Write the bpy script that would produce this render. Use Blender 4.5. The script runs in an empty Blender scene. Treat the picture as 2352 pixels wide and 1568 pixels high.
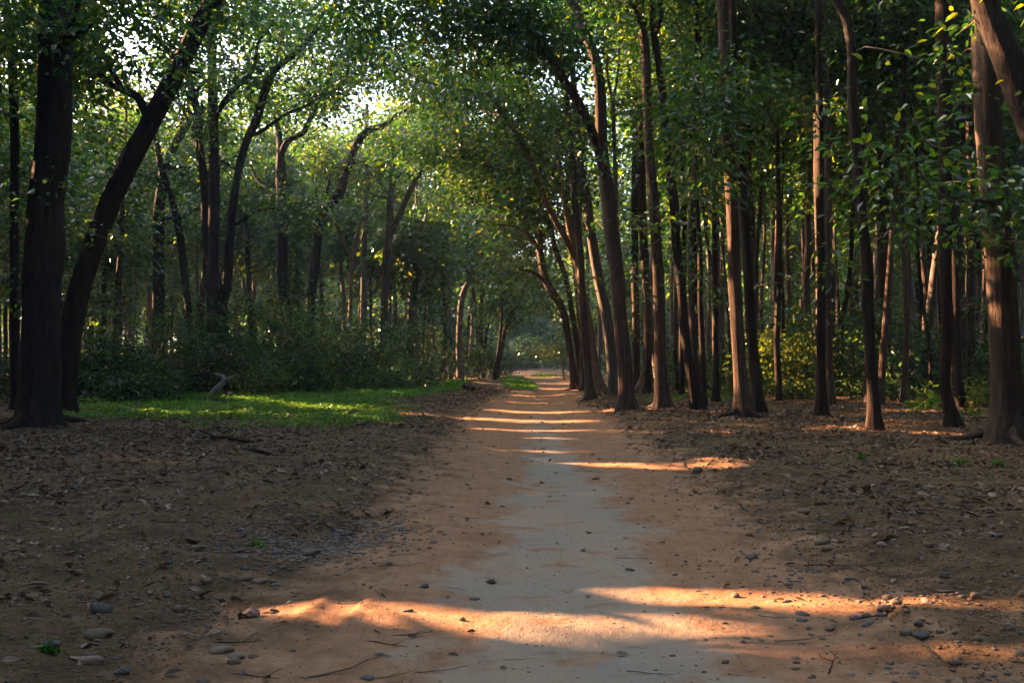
import bpy, bmesh, math
import numpy as np
from mathutils import Vector

# ------------------------------------------------------------------ camera, sky, sun, exposure
SC = bpy.context.scene
COL = SC.collection
CAM_H, PITCH, F, CX, CY, HORIZON = 1.55, math.radians(1.072), 2286.6, 1176.0, 784.0, 826.8
cam_d = bpy.data.cameras.new("camera")
cam_d.lens, cam_d.sensor_width, cam_d.clip_end = 35.0, 36.0, 2000.0
cam = bpy.data.objects.new("camera", cam_d)
COL.objects.link(cam)
cam.location = (0, 0, CAM_H)
cam.rotation_euler = (math.radians(90) + PITCH, 0, 0)
SC.camera = cam

SUN_AZ, SUN_EL = math.radians(62), math.radians(20)      # to the left of the viewing direction
S = np.array([-math.sin(SUN_AZ) * math.cos(SUN_EL), math.cos(SUN_AZ) * math.cos(SUN_EL), math.sin(SUN_EL)])
world = bpy.data.worlds.new("World")
SC.world = world
world.use_nodes = True
wn = world.node_tree
sky = wn.nodes.new("ShaderNodeTexSky")
sky.sky_type = 'NISHITA'
sky.sun_disc = False
sky.sun_elevation = SUN_EL
sky.sun_rotation = -SUN_AZ
sky.air_density, sky.dust_density, sky.ozone_density = 0.7, 4.5, 1.0
wn.links.new(sky.outputs[0], wn.nodes["Background"].inputs[0])
wn.nodes["Background"].inputs[1].default_value = 0.09
sun_d = bpy.data.lights.new("sun", 'SUN')
sun_d.energy, sun_d.angle, sun_d.color = 5.0, math.radians(0.35), (1.0, 0.55, 0.29)
sun = bpy.data.objects.new("sun", sun_d)
COL.objects.link(sun)
sun.location = (-30, 15, 40)
sun.rotation_euler = Vector(S).to_track_quat('Z', 'Y').to_euler()
SC.view_settings.view_transform = 'Standard'
SC.view_settings.look = 'None'
SC.view_settings.exposure = 3.65
SC.view_settings.gamma = 1.0
SC.view_settings.use_curve_mapping = False
cy = SC.cycles
cy.use_denoising = True
cy.max_bounces, cy.diffuse_bounces, cy.glossy_bounces, cy.transmission_bounces = 7, 4, 2, 4
cy.volume_bounces, cy.transparent_max_bounces = 0, 4
cy.caustics_reflective = cy.caustics_refractive = False
cy.sample_clamp_indirect = 6.0

# ------------------------------------------------------------------ helpers
def rs(seed): return np.random.default_rng(seed)

def _h(ix, iy, seed):
    n = (ix * 374761393 + iy * 668265263 + seed * 974634) & 0x7fffffff
    n = ((n ^ (n >> 13)) * 1274126177) & 0x7fffffff
    return ((n ^ (n >> 16)) & 0xffff) / 32767.5 - 1.0

def vnoise(x, y, seed=0):
    x, y = np.asarray(x, float), np.asarray(y, float)
    ix, iy = np.floor(x).astype(np.int64), np.floor(y).astype(np.int64)
    fx, fy = x - ix, y - iy
    fx, fy = fx * fx * (3 - 2 * fx), fy * fy * (3 - 2 * fy)
    a, b, c, d = _h(ix, iy, seed), _h(ix + 1, iy, seed), _h(ix, iy + 1, seed), _h(ix + 1, iy + 1, seed)
    return (a + (b - a) * fx) * (1 - fy) + (c + (d - c) * fx) * fy

def sstep(a, b, x):
    t = np.clip((x - a) / (b - a), 0, 1)
    return t * t * (3 - 2 * t)

def w3(x, y, Y):
    """point of the picture column x, row y (2352 x 1568) at the distance Y"""
    dx, dz = (x - CX) / F, (CY - y) / F
    fy, fz = math.cos(PITCH) - dz * math.sin(PITCH), math.sin(PITCH) + dz * math.cos(PITCH)
    k = Y / fy
    return np.array([dx * k, Y, CAM_H + fz * k])

def ydist(y): return CAM_H * F / (y - HORIZON)

def gp(x, y):
    Y = ydist(y)
    return np.array([(x - CX) / F * Y, Y])

# road centre line
RY = np.array([-80, 0, 5, 7.5, 11, 16.6, 23, 34.4, 42, 48.5, 58, 66.7, 80, 93, 107, 121, 136, 153, 172, 184, 200, 230, 300])
RX = np.array([-1, .1, .22, .33, .5, .62, .62, .75, 1.2, 1.8, 2.6, 3.0, 3.0, 2.6, 1.6, 1.2, 1.5, 2.8, 6, 12, 26, 60, 120])
_yy = np.linspace(-80, 300, 3801)
_k = np.ones(61) / 61
_xx = np.convolve(np.pad(np.interp(_yy, RY, RX), 30, mode='edge'), _k, mode='valid')
def xc(y): return np.interp(y, _yy, _xx)
def roadw(y): return np.interp(y, [0, 20, 40, 80, 300], [1.0, 1.0, .9, 1.0, 1.1])
def rdist(x, y):
    s = (xc(np.asarray(y) + .5) - xc(np.asarray(y) - .5))
    return (x - xc(y)) / np.sqrt(1 + s * s)

RUT_A, RUT_B = gp(880, 1285), gp(660, 1530)
def seg_d(x, y, A, B):
    ab = B - A
    t = np.clip(((x - A[0]) * ab[0] + (y - A[1]) * ab[1]) / (ab @ ab), 0, 1)
    return np.hypot(x - A[0] - t * ab[0], y - A[1] - t * ab[1]), t

def ground_z(x, y):
    x, y = np.asarray(x, float), np.asarray(y, float)
    rd = np.abs(rdist(x, y))
    off = sstep(1.1, 2.4, rd)
    z = .05 * vnoise(x * .45, y * .45, 3) * off + .035 * vnoise(x * 1.7, y * 1.7, 4) * (.25 + .75 * off) + .016 * vnoise(x * 5, y * 5, 5) * (.35 + .65 * off)
    z = z + .09 * sstep(1.5, 3.2, rd) - .04 * sstep(1.4, .3, rd)
    z = z + .016 * vnoise(x * .5, y * 2.3, 8) * (1 - off) + .012 * np.exp(-((rd - .75) / .2) ** 2) * vnoise(x, y * 1.2, 9)
    # washed-out hollow beside the track
    gx, gy = gp(715, 1215)
    e = ((x - gx) / .75) ** 2 + ((y - gy) / 1.0) ** 2
    z = z - .13 * np.exp(-e * 1.3) + .05 * np.exp(-(((x - gx + .35) / .8) ** 2 + ((y - gy - 1.25) / .3) ** 2))
    # tyre rut with thrown-up sides
    d, t = seg_d(x, y, RUT_A, RUT_B)
    fade = sstep(0, .12, t) * sstep(1, .9, t)
    z = z + fade * (-.016 * np.exp(-(d / .10) ** 4) + (.013 + .013 * vnoise(x * 18, y * 18, 12) + .008 * vnoise(x * 40, y * 40, 13)) * np.exp(-((d - .16) / .045) ** 2))
    z = z + fade * .006 * np.sin(t * 190) * np.exp(-(d / .09) ** 4)
    # low bank under the roots of the trees at the bend
    z = z + .16 * np.exp(-(((x - 3.4) / 1.6) ** 2 + ((y - 45) / 7) ** 2)) + .22 * np.exp(-(((x + 2.6) / 2.2) ** 2 + ((y - 60) / 9) ** 2))
    return z

# ------------------------------------------------------------------ where the low sun gets through the forest
SH = np.array([math.sin(SUN_AZ), -math.cos(SUN_AZ)])      # direction shadows fall
SEGS, ELLS = [], []
def band(x1, y1, x2, y2, w):
    A, B = gp(x1, y1), gp(x2, y2)
    SEGS.append((A, B, w * .5))
def trunk_light(x, by, z0, z1, w=.5):
    p = gp(x, by)
    SEGS.append((p + SH * z0 / math.tan(SUN_EL), p + SH * z1 / math.tan(SUN_EL), w * .62))
def pool(x, by, z, rt, rc, thr):
    p = gp(x, by) + SH * z / math.tan(SUN_EL)
    ELLS.append((p, rt, rc, thr, z + 1.1))
def canopy_pool(x, y, Y, rt, rc, thr):
    q = w3(x, y, Y)
    ELLS.append((q[:2] + SH * q[2] / math.tan(SUN_EL), rt, rc, thr, ('plane', Y)))
for b in [(645, 1403, 1100, 1414, .34), (1050, 1416, 1580, 1432, .28),
          (1440, 1349, 1760, 1366, .30), (1720, 1374, 2075, 1404, .42), (2050, 1402, 2420, 1418, .46),
          (1720, 1475, 1950, 1508, .12), (1930, 1505, 2420, 1508, .24), (1500, 1580, 2200, 1562, .12), (650, 1562, 960, 1578, .18),
          (1120, 1052, 1330, 1049, .26), (1280, 1056, 1540, 1075, .34), (1560, 1083, 1760, 1070, .2),
          (870, 952, 1140, 962, .5), (1140, 963, 1330, 965, .75), (1120, 985, 1330, 986, .42), (1150, 1000, 1300, 1001, .24), (1140, 1028, 1330, 1030, .26),
          (1130, 1125, 1420, 1128, .20), (1440, 1165, 1640, 1172, .2), (880, 1268, 1250, 1275, .10), (280, 1073, 480, 1095, .3),
          (1740, 975, 1990, 962, .3), (1980, 958, 2260, 938, .5), (1870, 1000, 2100, 985, .26), (1140, 942, 1320, 945, .9), (1000, 1075, 1120, 1077, .2),
          # narrower or farther ones, where a trunk may well stand in the way
          (1330, 985, 1480, 992, .2), (1000, 1166, 1120, 1168, .14), (560, 922, 700, 943, 1.2), (660, 940, 870, 957, 1.1), (770, 902, 960, 915, 1.0),
          (60, 1058, 210, 1066, .2), (2100, 990, 2200, 984, .2), (1600, 1072, 1830, 1068, .2), (1540, 945, 1680, 949, .25), (1560, 978, 1760, 986, .2),
          (1230, 893, 1300, 893, 1.2), (1205, 880, 1310, 879, 2.2), (1180, 866, 1300, 866, 3.5), (1050, 870, 1110, 880, 1.6), (1180, 908, 1290, 909, .8),
          (1170, 922, 1280, 924, .6), (1740, 925, 1790, 920, .8)]:
    band(*b)
for t in [(1318, 902, .1, 2.4, .5), (1380, 915, .1, 4.5, .6), (1440, 948, .0, 1.0, .9), (1425, 948, 4.5, 6.5, .4), (1411, 917, 3.6, 6.5, .5), (1521, 943, 0, 1.5, .7), (1515, 943, 3.2, 4.4, .4),
          (1700, 968, .8, 3.4, .55), (1690, 968, 4.4, 6, .3), (2010, 999, .0, .9, .6), (2316, 1024, 2.2, 3.6, .5), (2310, 1024, 4.6, 6.2, .5), (2034, 935, 5.0, 9.0, .6), (1592, 936, 2, 5, .5),
          (1600, 945, 3, 4, .4), (1740, 960, 6, 9, .3), (1350, 920, 6, 9, .6), (1394, 948, 7, 9, .4), (2200, 940, 3, 5, .4), 
          (833, 885, 3, 12, .7), (880, 885, 2.5, 6, .5), (150, 950, 1.2, 4.2, .3), (804, 885, 3, 8, .8), (1056, 878, 3, 7, .8), (939, 870, 1, 3, .6), (1296, 876, 0, 3, 1.0)]:
    trunk_light(*t)
for e in [(1830, 915, 1.6, 5.0, 2.6, -.15), (1760, 915, 2.8, 4, 2, .1), (2260, 930, .5, 1.8, 1.0, -.4), (700, 905, 3.6, 1.5, .5, -.1), (1010, 890, 1.2, 3.0, 1.2, .1), (1100, 900, .2, 3, 2, .3),
          (1700, 930, .2, 4, 2, .55), (2120, 900, 4, 6, 3, .3), (1900, 890, 6, 9, 4, .3)]:
    pool(*e)

for e in [(290, 245, 50, 6, 2.4, -.4), (335, 150, 52, 5, 2, -.2), (825, 230, 58, 8, 3, -.5), (745, 330, 56, 4, 2, -.1), (600, 80, 47, 7, 3, -.4), (680, 150, 47, 5, 2.5, -.3), 
          (960, 80, 45, 6, 2.5, -.3), (1400, 60, 44, 6, 2.5, -.2), (1230, 330, 56, 5, 2.5, -.1), (430, 200, 49, 5, 2, -.2), (950, 420, 62, 6, 3, -.2), (1560, 420, 50, 5, 3, .0),
          (1750, 450, 50, 5, 3, .0), (1640, 250, 45, 5, 2.5, .1), (200, 480, 50, 4, 2, .1), (880, 560, 64, 4, 2, .2)]:
    canopy_pool(*e)

GRID, GX0, GY0 = .04, -60.0, 2.0
LIGHT = np.full((3200, 3000), 1e9, np.float32)          # height above which nothing may stand in the way of the sun, per ground cell
def _paint(x0, x1, y0, y1, f, z):
    i0, i1 = max(0, int((x0 - GX0) / GRID)), min(3000, int((x1 - GX0) / GRID) + 2)
    j0, j1 = max(0, int((y0 - GY0) / GRID)), min(3200, int((y1 - GY0) / GRID) + 2)
    if i1 <= i0 or j1 <= j0: return
    x, y = np.meshgrid(GX0 + (np.arange(i0, i1) + .5) * GRID, GY0 + (np.arange(j0, j1) + .5) * GRID)
    w = LIGHT[j0:j1, i0:i1]
    if isinstance(z, tuple): z = ((z[1] - y) * math.tan(SUN_EL) / math.cos(SUN_AZ) + .7)[f(x, y)]
    w[f(x, y)] = np.minimum(w[f(x, y)], z)
for q_, (A, B, w) in enumerate(SEGS):
    _paint(min(A[0], B[0]) - 2 * w, max(A[0], B[0]) + 2 * w, min(A[1], B[1]) - 2 * w, max(A[1], B[1]) + 2 * w,
           lambda x, y: seg_d(x, y, A, B)[0] < w * (.8 + .5 * vnoise(x * 1.1, y * 2.5, 21)), -2 if q_ < 12 or q_ in (13, 14, 15, 16, 17, 18) else -1)
for p, rt, rc, thr, zmin in ELLS:
    def _f(x, y):
        u, v = (x - p[0]) * SH[0] + (y - p[1]) * SH[1], -(x - p[0]) * SH[1] + (y - p[1]) * SH[0]
        return ((u / rt) ** 2 + (v / rc) ** 2 < 1) & (vnoise(u * .6, v * 2.2, 31) > thr)
    _paint(p[0] - rt, p[0] + rt, p[1] - rt, p[1] + rt, _f, zmin)
def in_light(P, narrow=False):
    """which points would throw their shadow on a place that the photograph shows in the sun"""
    t = P[:, 2] / math.tan(SUN_EL)
    i = ((P[:, 0] + SH[0] * t - GX0) / GRID).astype(np.int64)
    j = ((P[:, 1] + SH[1] * t - GY0) / GRID).astype(np.int64)
    ok = (i >= 0) & (i < 3000) & (j >= 0) & (j < 3200)
    v = LIGHT[np.clip(j, 0, 3199), np.clip(i, 0, 2999)]
    return ok & ((v < -1.5) if narrow else (P[:, 2] > v))

# ------------------------------------------------------------------ mesh accumulation
class Acc:
    def __init__(s):
        s.v, s.f, s.n, s.m, s.a, s.sm, s.k = [], [], [], [], [], [], 0
    def add(s, V, faces, mat=0, lv=.5, smooth=True):
        V = np.asarray(V, np.float32)
        faces = np.asarray(faces, np.int64)
        nf, w = faces.shape
        s.v.append(V)
        s.f.append((faces + s.k).ravel())
        s.n.append(np.full(nf, w))
        s.m.append(np.full(nf, mat))
        s.a.append(np.broadcast_to(np.asarray(lv, np.float32), (nf,)))
        s.sm.append(np.full(nf, smooth))
        s.k += len(V)
    def mesh(s, name, mats, origin=(0, 0, 0)):
        me = bpy.data.meshes.new(name)
        if s.k:
            V = np.concatenate(s.v) - np.asarray(origin, np.float32)
            L, N = np.concatenate(s.f), np.concatenate(s.n)
            me.vertices.add(len(V)); me.vertices.foreach_set('co', V.astype(np.float32).ravel())
            me.loops.add(len(L)); me.loops.foreach_set('vertex_index', L.astype(np.int32))
            me.polygons.add(len(N))
            me.polygons.foreach_set('loop_start', np.concatenate([[0], np.cumsum(N)[:-1]]).astype(np.int32))
            me.polygons.foreach_set('material_index', np.concatenate(s.m).astype(np.int32))
            at = me.attributes.new('lv', 'FLOAT', 'FACE')
            at.data.foreach_set('value', np.concatenate(s.a).astype(np.float32))
            me.polygons.foreach_set('use_smooth', np.concatenate(s.sm))
            me.update(calc_edges=True)
        for m in mats: me.materials.append(m)
        return me
    def obj(s, name, mats, parent=None, origin=(0, 0, 0), loc=None):
        o = bpy.data.objects.new(name, s.mesh(name, mats, origin))
        COL.objects.link(o)
        if parent is not None: o.parent = parent
        elif loc is None: o.location = origin
        if loc is not None: o.location = loc
        return o

def tag(o, label=None, cat=None, group=None, kind=None):
    if label: o['label'] = label
    if cat: o['category'] = cat
    if group: o['group'] = group
    if kind: o['kind'] = kind
    return o

def root(name, loc, label, cat, group=None):
    o = bpy.data.objects.new(name, None)
    o.empty_display_size = .3
    COL.objects.link(o)
    o.location = loc
    return tag(o, label, cat, group)

def smooth_path(P, R, step):
    P, R = np.asarray(P, float), np.asarray(R, float)
    if len(P) < 2: return P, R
    d = np.concatenate([[0], np.cumsum(np.linalg.norm(np.diff(P, axis=0), axis=1))])
    T = np.gradient(P, d, axis=0) if len(P) > 2 else np.repeat((P[1:] - P[:1]) / d[-1], 2, 0)
    n = max(3, int(d[-1] / step) + 1)
    q = np.linspace(0, d[-1], n)
    i = np.clip(np.searchsorted(d, q, side='right') - 1, 0, len(d) - 2)
    h = (d[i + 1] - d[i])[:, None]
    t = ((q - d[i])[:, None]) / h
    Q = (2*t**3 - 3*t**2 + 1) * P[i] + (t**3 - 2*t**2 + t) * h * T[i] + (-2*t**3 + 3*t**2) * P[i + 1] + (t**3 - t**2) * h * T[i + 1]
    return Q, np.interp(q, d, R)

def tube(acc, P, R, n=8, mat=0, lump=.05, flare=0., base_z=0., seed=0, lv=.5, ridges=0):
    P, R = np.asarray(P, float), np.asarray(R, float)
    T = np.gradient(P, axis=0)
    T /= np.linalg.norm(T, axis=1)[:, None] + 1e-9
    u = np.cross(T[0], [0.31, .95, .1]); u /= np.linalg.norm(u)
    m = len(P)
    U = np.zeros((m, 3)); W = np.zeros((m, 3))
    for i in range(m):
        u = u - T[i] * (u @ T[i]); u /= np.linalg.norm(u) + 1e-9
        U[i], W[i] = u, np.cross(T[i], u)
    a = np.linspace(0, 2 * math.pi, n, endpoint=False)
    aa, ii = np.meshgrid(a, np.arange(m))
    s = np.concatenate([[0], np.cumsum(np.linalg.norm(np.diff(P, axis=0), axis=1))])[ii]
    rr = R[ii] * (1 + lump * vnoise(np.cos(aa) * 1.3 + seed, s * .9 + np.sin(aa) * 1.3, seed) + lump * .6 * vnoise(np.cos(aa) * 3 + seed, s * 3 + np.sin(aa) * 3, seed + 1))
    if ridges:
        rr *= 1 + .06 * vnoise(aa * ridges / 6.283 + 3 * vnoise(s * .35, aa * 0 + seed, 5), s * .8, seed + 7)
    if flare:
        zz = P[ii, 2] - base_z
        rr *= 1 + flare * np.exp(-np.maximum(zz, 0) / .28) * (1 + .55 * np.sin(aa * 4 + seed) + .4 * np.sin(aa * 7 + seed * 2))
    V = P[ii] + rr[..., None] * (np.cos(aa)[..., None] * U[ii] + np.sin(aa)[..., None] * W[ii])
    V = V.reshape(-1, 3)
    i, j = np.meshgrid(np.arange(m - 1), np.arange(n), indexing='ij')
    j2 = (j + 1) % n
    Fc = np.stack([i * n + j, i * n + j2, (i + 1) * n + j2, (i + 1) * n + j], -1).reshape(-1, 4)
    acc.add(V, Fc, mat, lv)
    e = (m - 1) * n + np.arange(n)
    c = len(V)
    acc.add(np.vstack([V[e], P[-1] + T[-1] * R[-1] * .5]), np.stack([np.arange(n), np.roll(np.arange(n), -1), np.full(n, n)], -1), mat, lv)

def unit(v): return v / (np.linalg.norm(v, axis=-1, keepdims=True) + 1e-9)

def leaves(acc, C, D, N, size, lv, fine=True, mat=0, cull=True, wide=.5):
    if cull and len(C):
        Dn = unit(D); sd = np.cross(unit(N), Dn); h_ = size[:, None]
        k = ~(in_light(C) | in_light(C + Dn * h_) | in_light(C + Dn * h_ * .45 + sd * h_ * wide * .5) | in_light(C + Dn * h_ * .45 - sd * h_ * wide * .5))
        C, D, N, size, lv = C[k], D[k], N[k], size[k], lv[k]
    n = len(C)
    if not n: return
    D = unit(D); N = unit(N - D * (N * D).sum(1, keepdims=True)); Sd = np.cross(N, D)
    l = size[:, None]; w = l * wide
    if fine:
        V = np.stack([C, C + D * l * .30 + Sd * w * .46 + N * w * .16, C + D * l * .68 + Sd * w * .36 + N * w * .10, C + D * l - N * l * .10,
                      C + D * l * .68 - Sd * w * .36 + N * w * .10, C + D * l * .30 - Sd * w * .46 + N * w * .16], 1).reshape(-1, 3)
        b = np.arange(n)[:, None] * 6
        acc.add(V, np.concatenate([b + [[0, 3, 2, 1]], b + [[0, 5, 4, 3]]]), mat, np.concatenate([lv, lv]), False)
    else:
        V = np.stack([C, C + D * l * .45 + Sd * w * .5, C + D * l - N * l * .08, C + D * l * .45 - Sd * w * .5], 1).reshape(-1, 3)
        acc.add(V, np.arange(n * 4).reshape(-1, 4), mat, lv, False)

def cluster(acc, rng, centres, per, rad, size, fine, lvm=.5, lvs=.22, cull=True, flat=.75, wide=.55):
    centres = np.asarray(centres)
    n = len(centres) * per
    c = np.repeat(centres, per, 0)
    o = rng.normal(0, 1, (n, 3)) * rad * np.array([1, 1, flat])
    C = c + o
    D = unit(o * [1, 1, .3] + rng.normal(0, .5, (n, 3)) * rad) + [0, 0, -.35]
    N = rng.normal(0, .55, (n, 3)) + [0, 0, 1]
    cl = np.repeat(rng.normal(0, lvs * .6, len(centres)), per)
    lv = np.clip(lvm + cl + rng.normal(0, lvs, n), 0, 1)
    leaves(acc, C, D, N, size * rng.uniform(.65, 1.25, n), lv, fine, 0, cull, wide)

def wander(rng, p, d, L, n=7, curl=.25, up=.06):
    P = [np.array(p, float)]
    d = unit(np.array(d, float))
    for _ in range(n - 1):
        d = unit(d + rng.normal(0, curl, 3) + [0, 0, up])
        P.append(P[-1] + d * L / (n - 1))
    return np.array(P)

# ------------------------------------------------------------------ materials
def new_mat(name):
    m = bpy.data.materials.new(name)
    m.use_nodes = True
    return m, m.node_tree, m.node_tree.nodes, m.node_tree.links
def nd(nt, t, **kw):
    n = nt.nodes.new(t)
    for k, v in kw.items():
        if k.startswith('i_'): n.inputs[k[2:].replace('_', ' ')].default_value = v
        else: setattr(n, k, v)
    return n
def ramp(nt, fac, stops):
    r = nd(nt, 'ShaderNodeValToRGB')
    el = r.color_ramp.elements
    while len(el) < len(stops): el.new(.5)
    for e, (p, c) in zip(el, stops):
        e.position, e.color = p, (*c, 1)
    nt.links.new(fac, r.inputs[0])
    return r.outputs[0]
def mixc(nt, f, a, b):
    m = nd(nt, 'ShaderNodeMix', data_type='RGBA')
    for s, v in ((m.inputs[0], f), (m.inputs[6], a), (m.inputs[7], b)):
        if isinstance(v, (tuple, float, int)): s.default_value = (*v, 1) if isinstance(v, tuple) else v
        else: nt.links.new(v, s)
    return m.outputs[2]
def math_(nt, op, a, b=None, c=None, clamp=False):
    m = nd(nt, 'ShaderNodeMath', operation=op, use_clamp=clamp)
    for s, v in zip(m.inputs, (a, b, c)):
        if v is None: continue
        if isinstance(v, (int, float)): s.default_value = v
        else: nt.links.new(v, s)
    return m.outputs[0]
def noise(nt, vec, scale, detail=4, rough=.6):
    n = nd(nt, 'ShaderNodeTexNoise', i_Scale=scale, i_Detail=detail, i_Roughness=rough)
    if vec is not None: nt.links.new(vec, n.inputs['Vector'])
    return n.outputs[0]
def mapping(nt, vec, sc):
    m = nd(nt, 'ShaderNodeMapping')
    m.inputs['Scale'].default_value = sc
    nt.links.new(vec, m.inputs['Vector'])
    return m.outputs[0]
def bump(nt, h, dist, strength=1., prev=None):
    b = nd(nt, 'ShaderNodeBump', i_Distance=dist)
    if isinstance(strength, (int, float)): b.inputs['Strength'].default_value = strength
    else: nt.links.new(strength, b.inputs['Strength'])
    nt.links.new(h, b.inputs['Height'])
    if prev is not None: nt.links.new(prev, b.inputs['Normal'])
    return b.outputs[0]
def attr(nt, name): return nd(nt, 'ShaderNodeAttribute', attribute_name=name)
def objco(nt): return nd(nt, 'ShaderNodeTexCoord').outputs['Object']

def leaf_mat(name, stops, glow, trans=.36, rough=.33, spec=.65):
    m, nt, N, L = new_mat(name)
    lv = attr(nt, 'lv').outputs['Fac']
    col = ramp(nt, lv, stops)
    p = N['Principled BSDF']
    p.inputs['Roughness'].default_value = rough
    p.inputs['Specular IOR Level'].default_value = spec
    L.new(col, p.inputs['Base Color'])
    t = nd(nt, 'ShaderNodeBsdfTranslucent')
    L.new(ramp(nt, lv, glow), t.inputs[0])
    mx = nd(nt, 'ShaderNodeMixShader', i_Fac=trans)
    L.new(p.outputs[0], mx.inputs[1]); L.new(t.outputs[0], mx.inputs[2])
    L.new(mx.outputs[0], N['Material Output'].inputs[0])
    return m
M = {}
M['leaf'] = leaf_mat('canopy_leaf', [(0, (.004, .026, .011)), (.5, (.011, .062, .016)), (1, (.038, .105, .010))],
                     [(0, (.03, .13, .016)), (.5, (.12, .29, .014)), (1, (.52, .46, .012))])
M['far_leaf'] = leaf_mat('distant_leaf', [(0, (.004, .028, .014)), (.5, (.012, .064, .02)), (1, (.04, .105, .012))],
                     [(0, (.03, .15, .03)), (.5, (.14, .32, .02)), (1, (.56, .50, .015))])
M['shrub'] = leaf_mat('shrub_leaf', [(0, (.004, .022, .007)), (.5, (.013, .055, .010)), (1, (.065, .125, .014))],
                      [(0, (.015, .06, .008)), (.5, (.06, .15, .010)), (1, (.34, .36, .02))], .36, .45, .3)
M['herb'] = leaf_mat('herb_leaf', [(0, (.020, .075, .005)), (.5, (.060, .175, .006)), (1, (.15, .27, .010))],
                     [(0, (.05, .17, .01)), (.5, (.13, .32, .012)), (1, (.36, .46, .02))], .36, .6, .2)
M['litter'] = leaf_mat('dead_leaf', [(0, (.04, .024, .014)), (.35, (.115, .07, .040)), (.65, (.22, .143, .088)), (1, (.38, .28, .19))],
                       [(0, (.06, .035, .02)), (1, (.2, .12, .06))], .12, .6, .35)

def bark_mat(name, dark, mid, pale, vs=(12, 12, 1.5), depth=.04, patch=.5):
    m, nt, N, L = new_mat(name)
    co = objco(nt)
    v = mapping(nt, co, vs)
    n1 = noise(nt, v, 1.0, 6, .65)
    n2 = noise(nt, co, 1.3, 3)
    n3 = noise(nt, mapping(nt, co, (40, 40, 14)), 1.0, 3)
    c = ramp(nt, n1, [(.36, dark), (.50, mid), (.64, pale)])
    f = math_(nt, 'MULTIPLY', math_(nt, 'GREATER_THAN', n2, .56), patch)
    c = mixc(nt, math_(nt, 'MULTIPLY', n2, patch), c, pale)
    c2 = mixc(nt, .35, c, ramp(nt, n3, [(.3, dark), (.7, pale)]))
    p = N['Principled BSDF']
    p.inputs['Roughness'].default_value = .9
    p.inputs['Specular IOR Level'].default_value = .15
    L.new(c2, p.inputs['Base Color'])
    b = bump(nt, n1, depth * 1.6, 1.0)
    b = bump(nt, n3, depth * .25, .7, b)
    L.new(b, p.inputs['Normal'])
    return m
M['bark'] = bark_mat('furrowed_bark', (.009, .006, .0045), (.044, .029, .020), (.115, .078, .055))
M['dark_bark'] = bark_mat('dark_bark', (.005, .0036, .0028), (.019, .0135, .010), (.055, .038, .028))  # bark tone darkened further to deepen the shade on trunks
M['smooth_bark'] = bark_mat('smooth_bark', (.075, .047, .03), (.145, .092, .058), (.22, .145, .095), (5, 5, 3), .006, .4)
M['grey_bark'] = bark_mat('grey_bark', (.03, .025, .021), (.082, .066, .055), (.17, .145, .122), (14, 14, 2), .02, .3)
M['dead_wood'] = bark_mat('weathered_wood', (.07, .064, .056), (.17, .155, .136), (.28, .26, .23), (20, 20, 3), .012, .3)
M['twig'] = bark_mat('twig_bark', (.04, .03, .024), (.10, .075, .055), (.20, .155, .115), (30, 30, 6), .004, .3)

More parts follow.
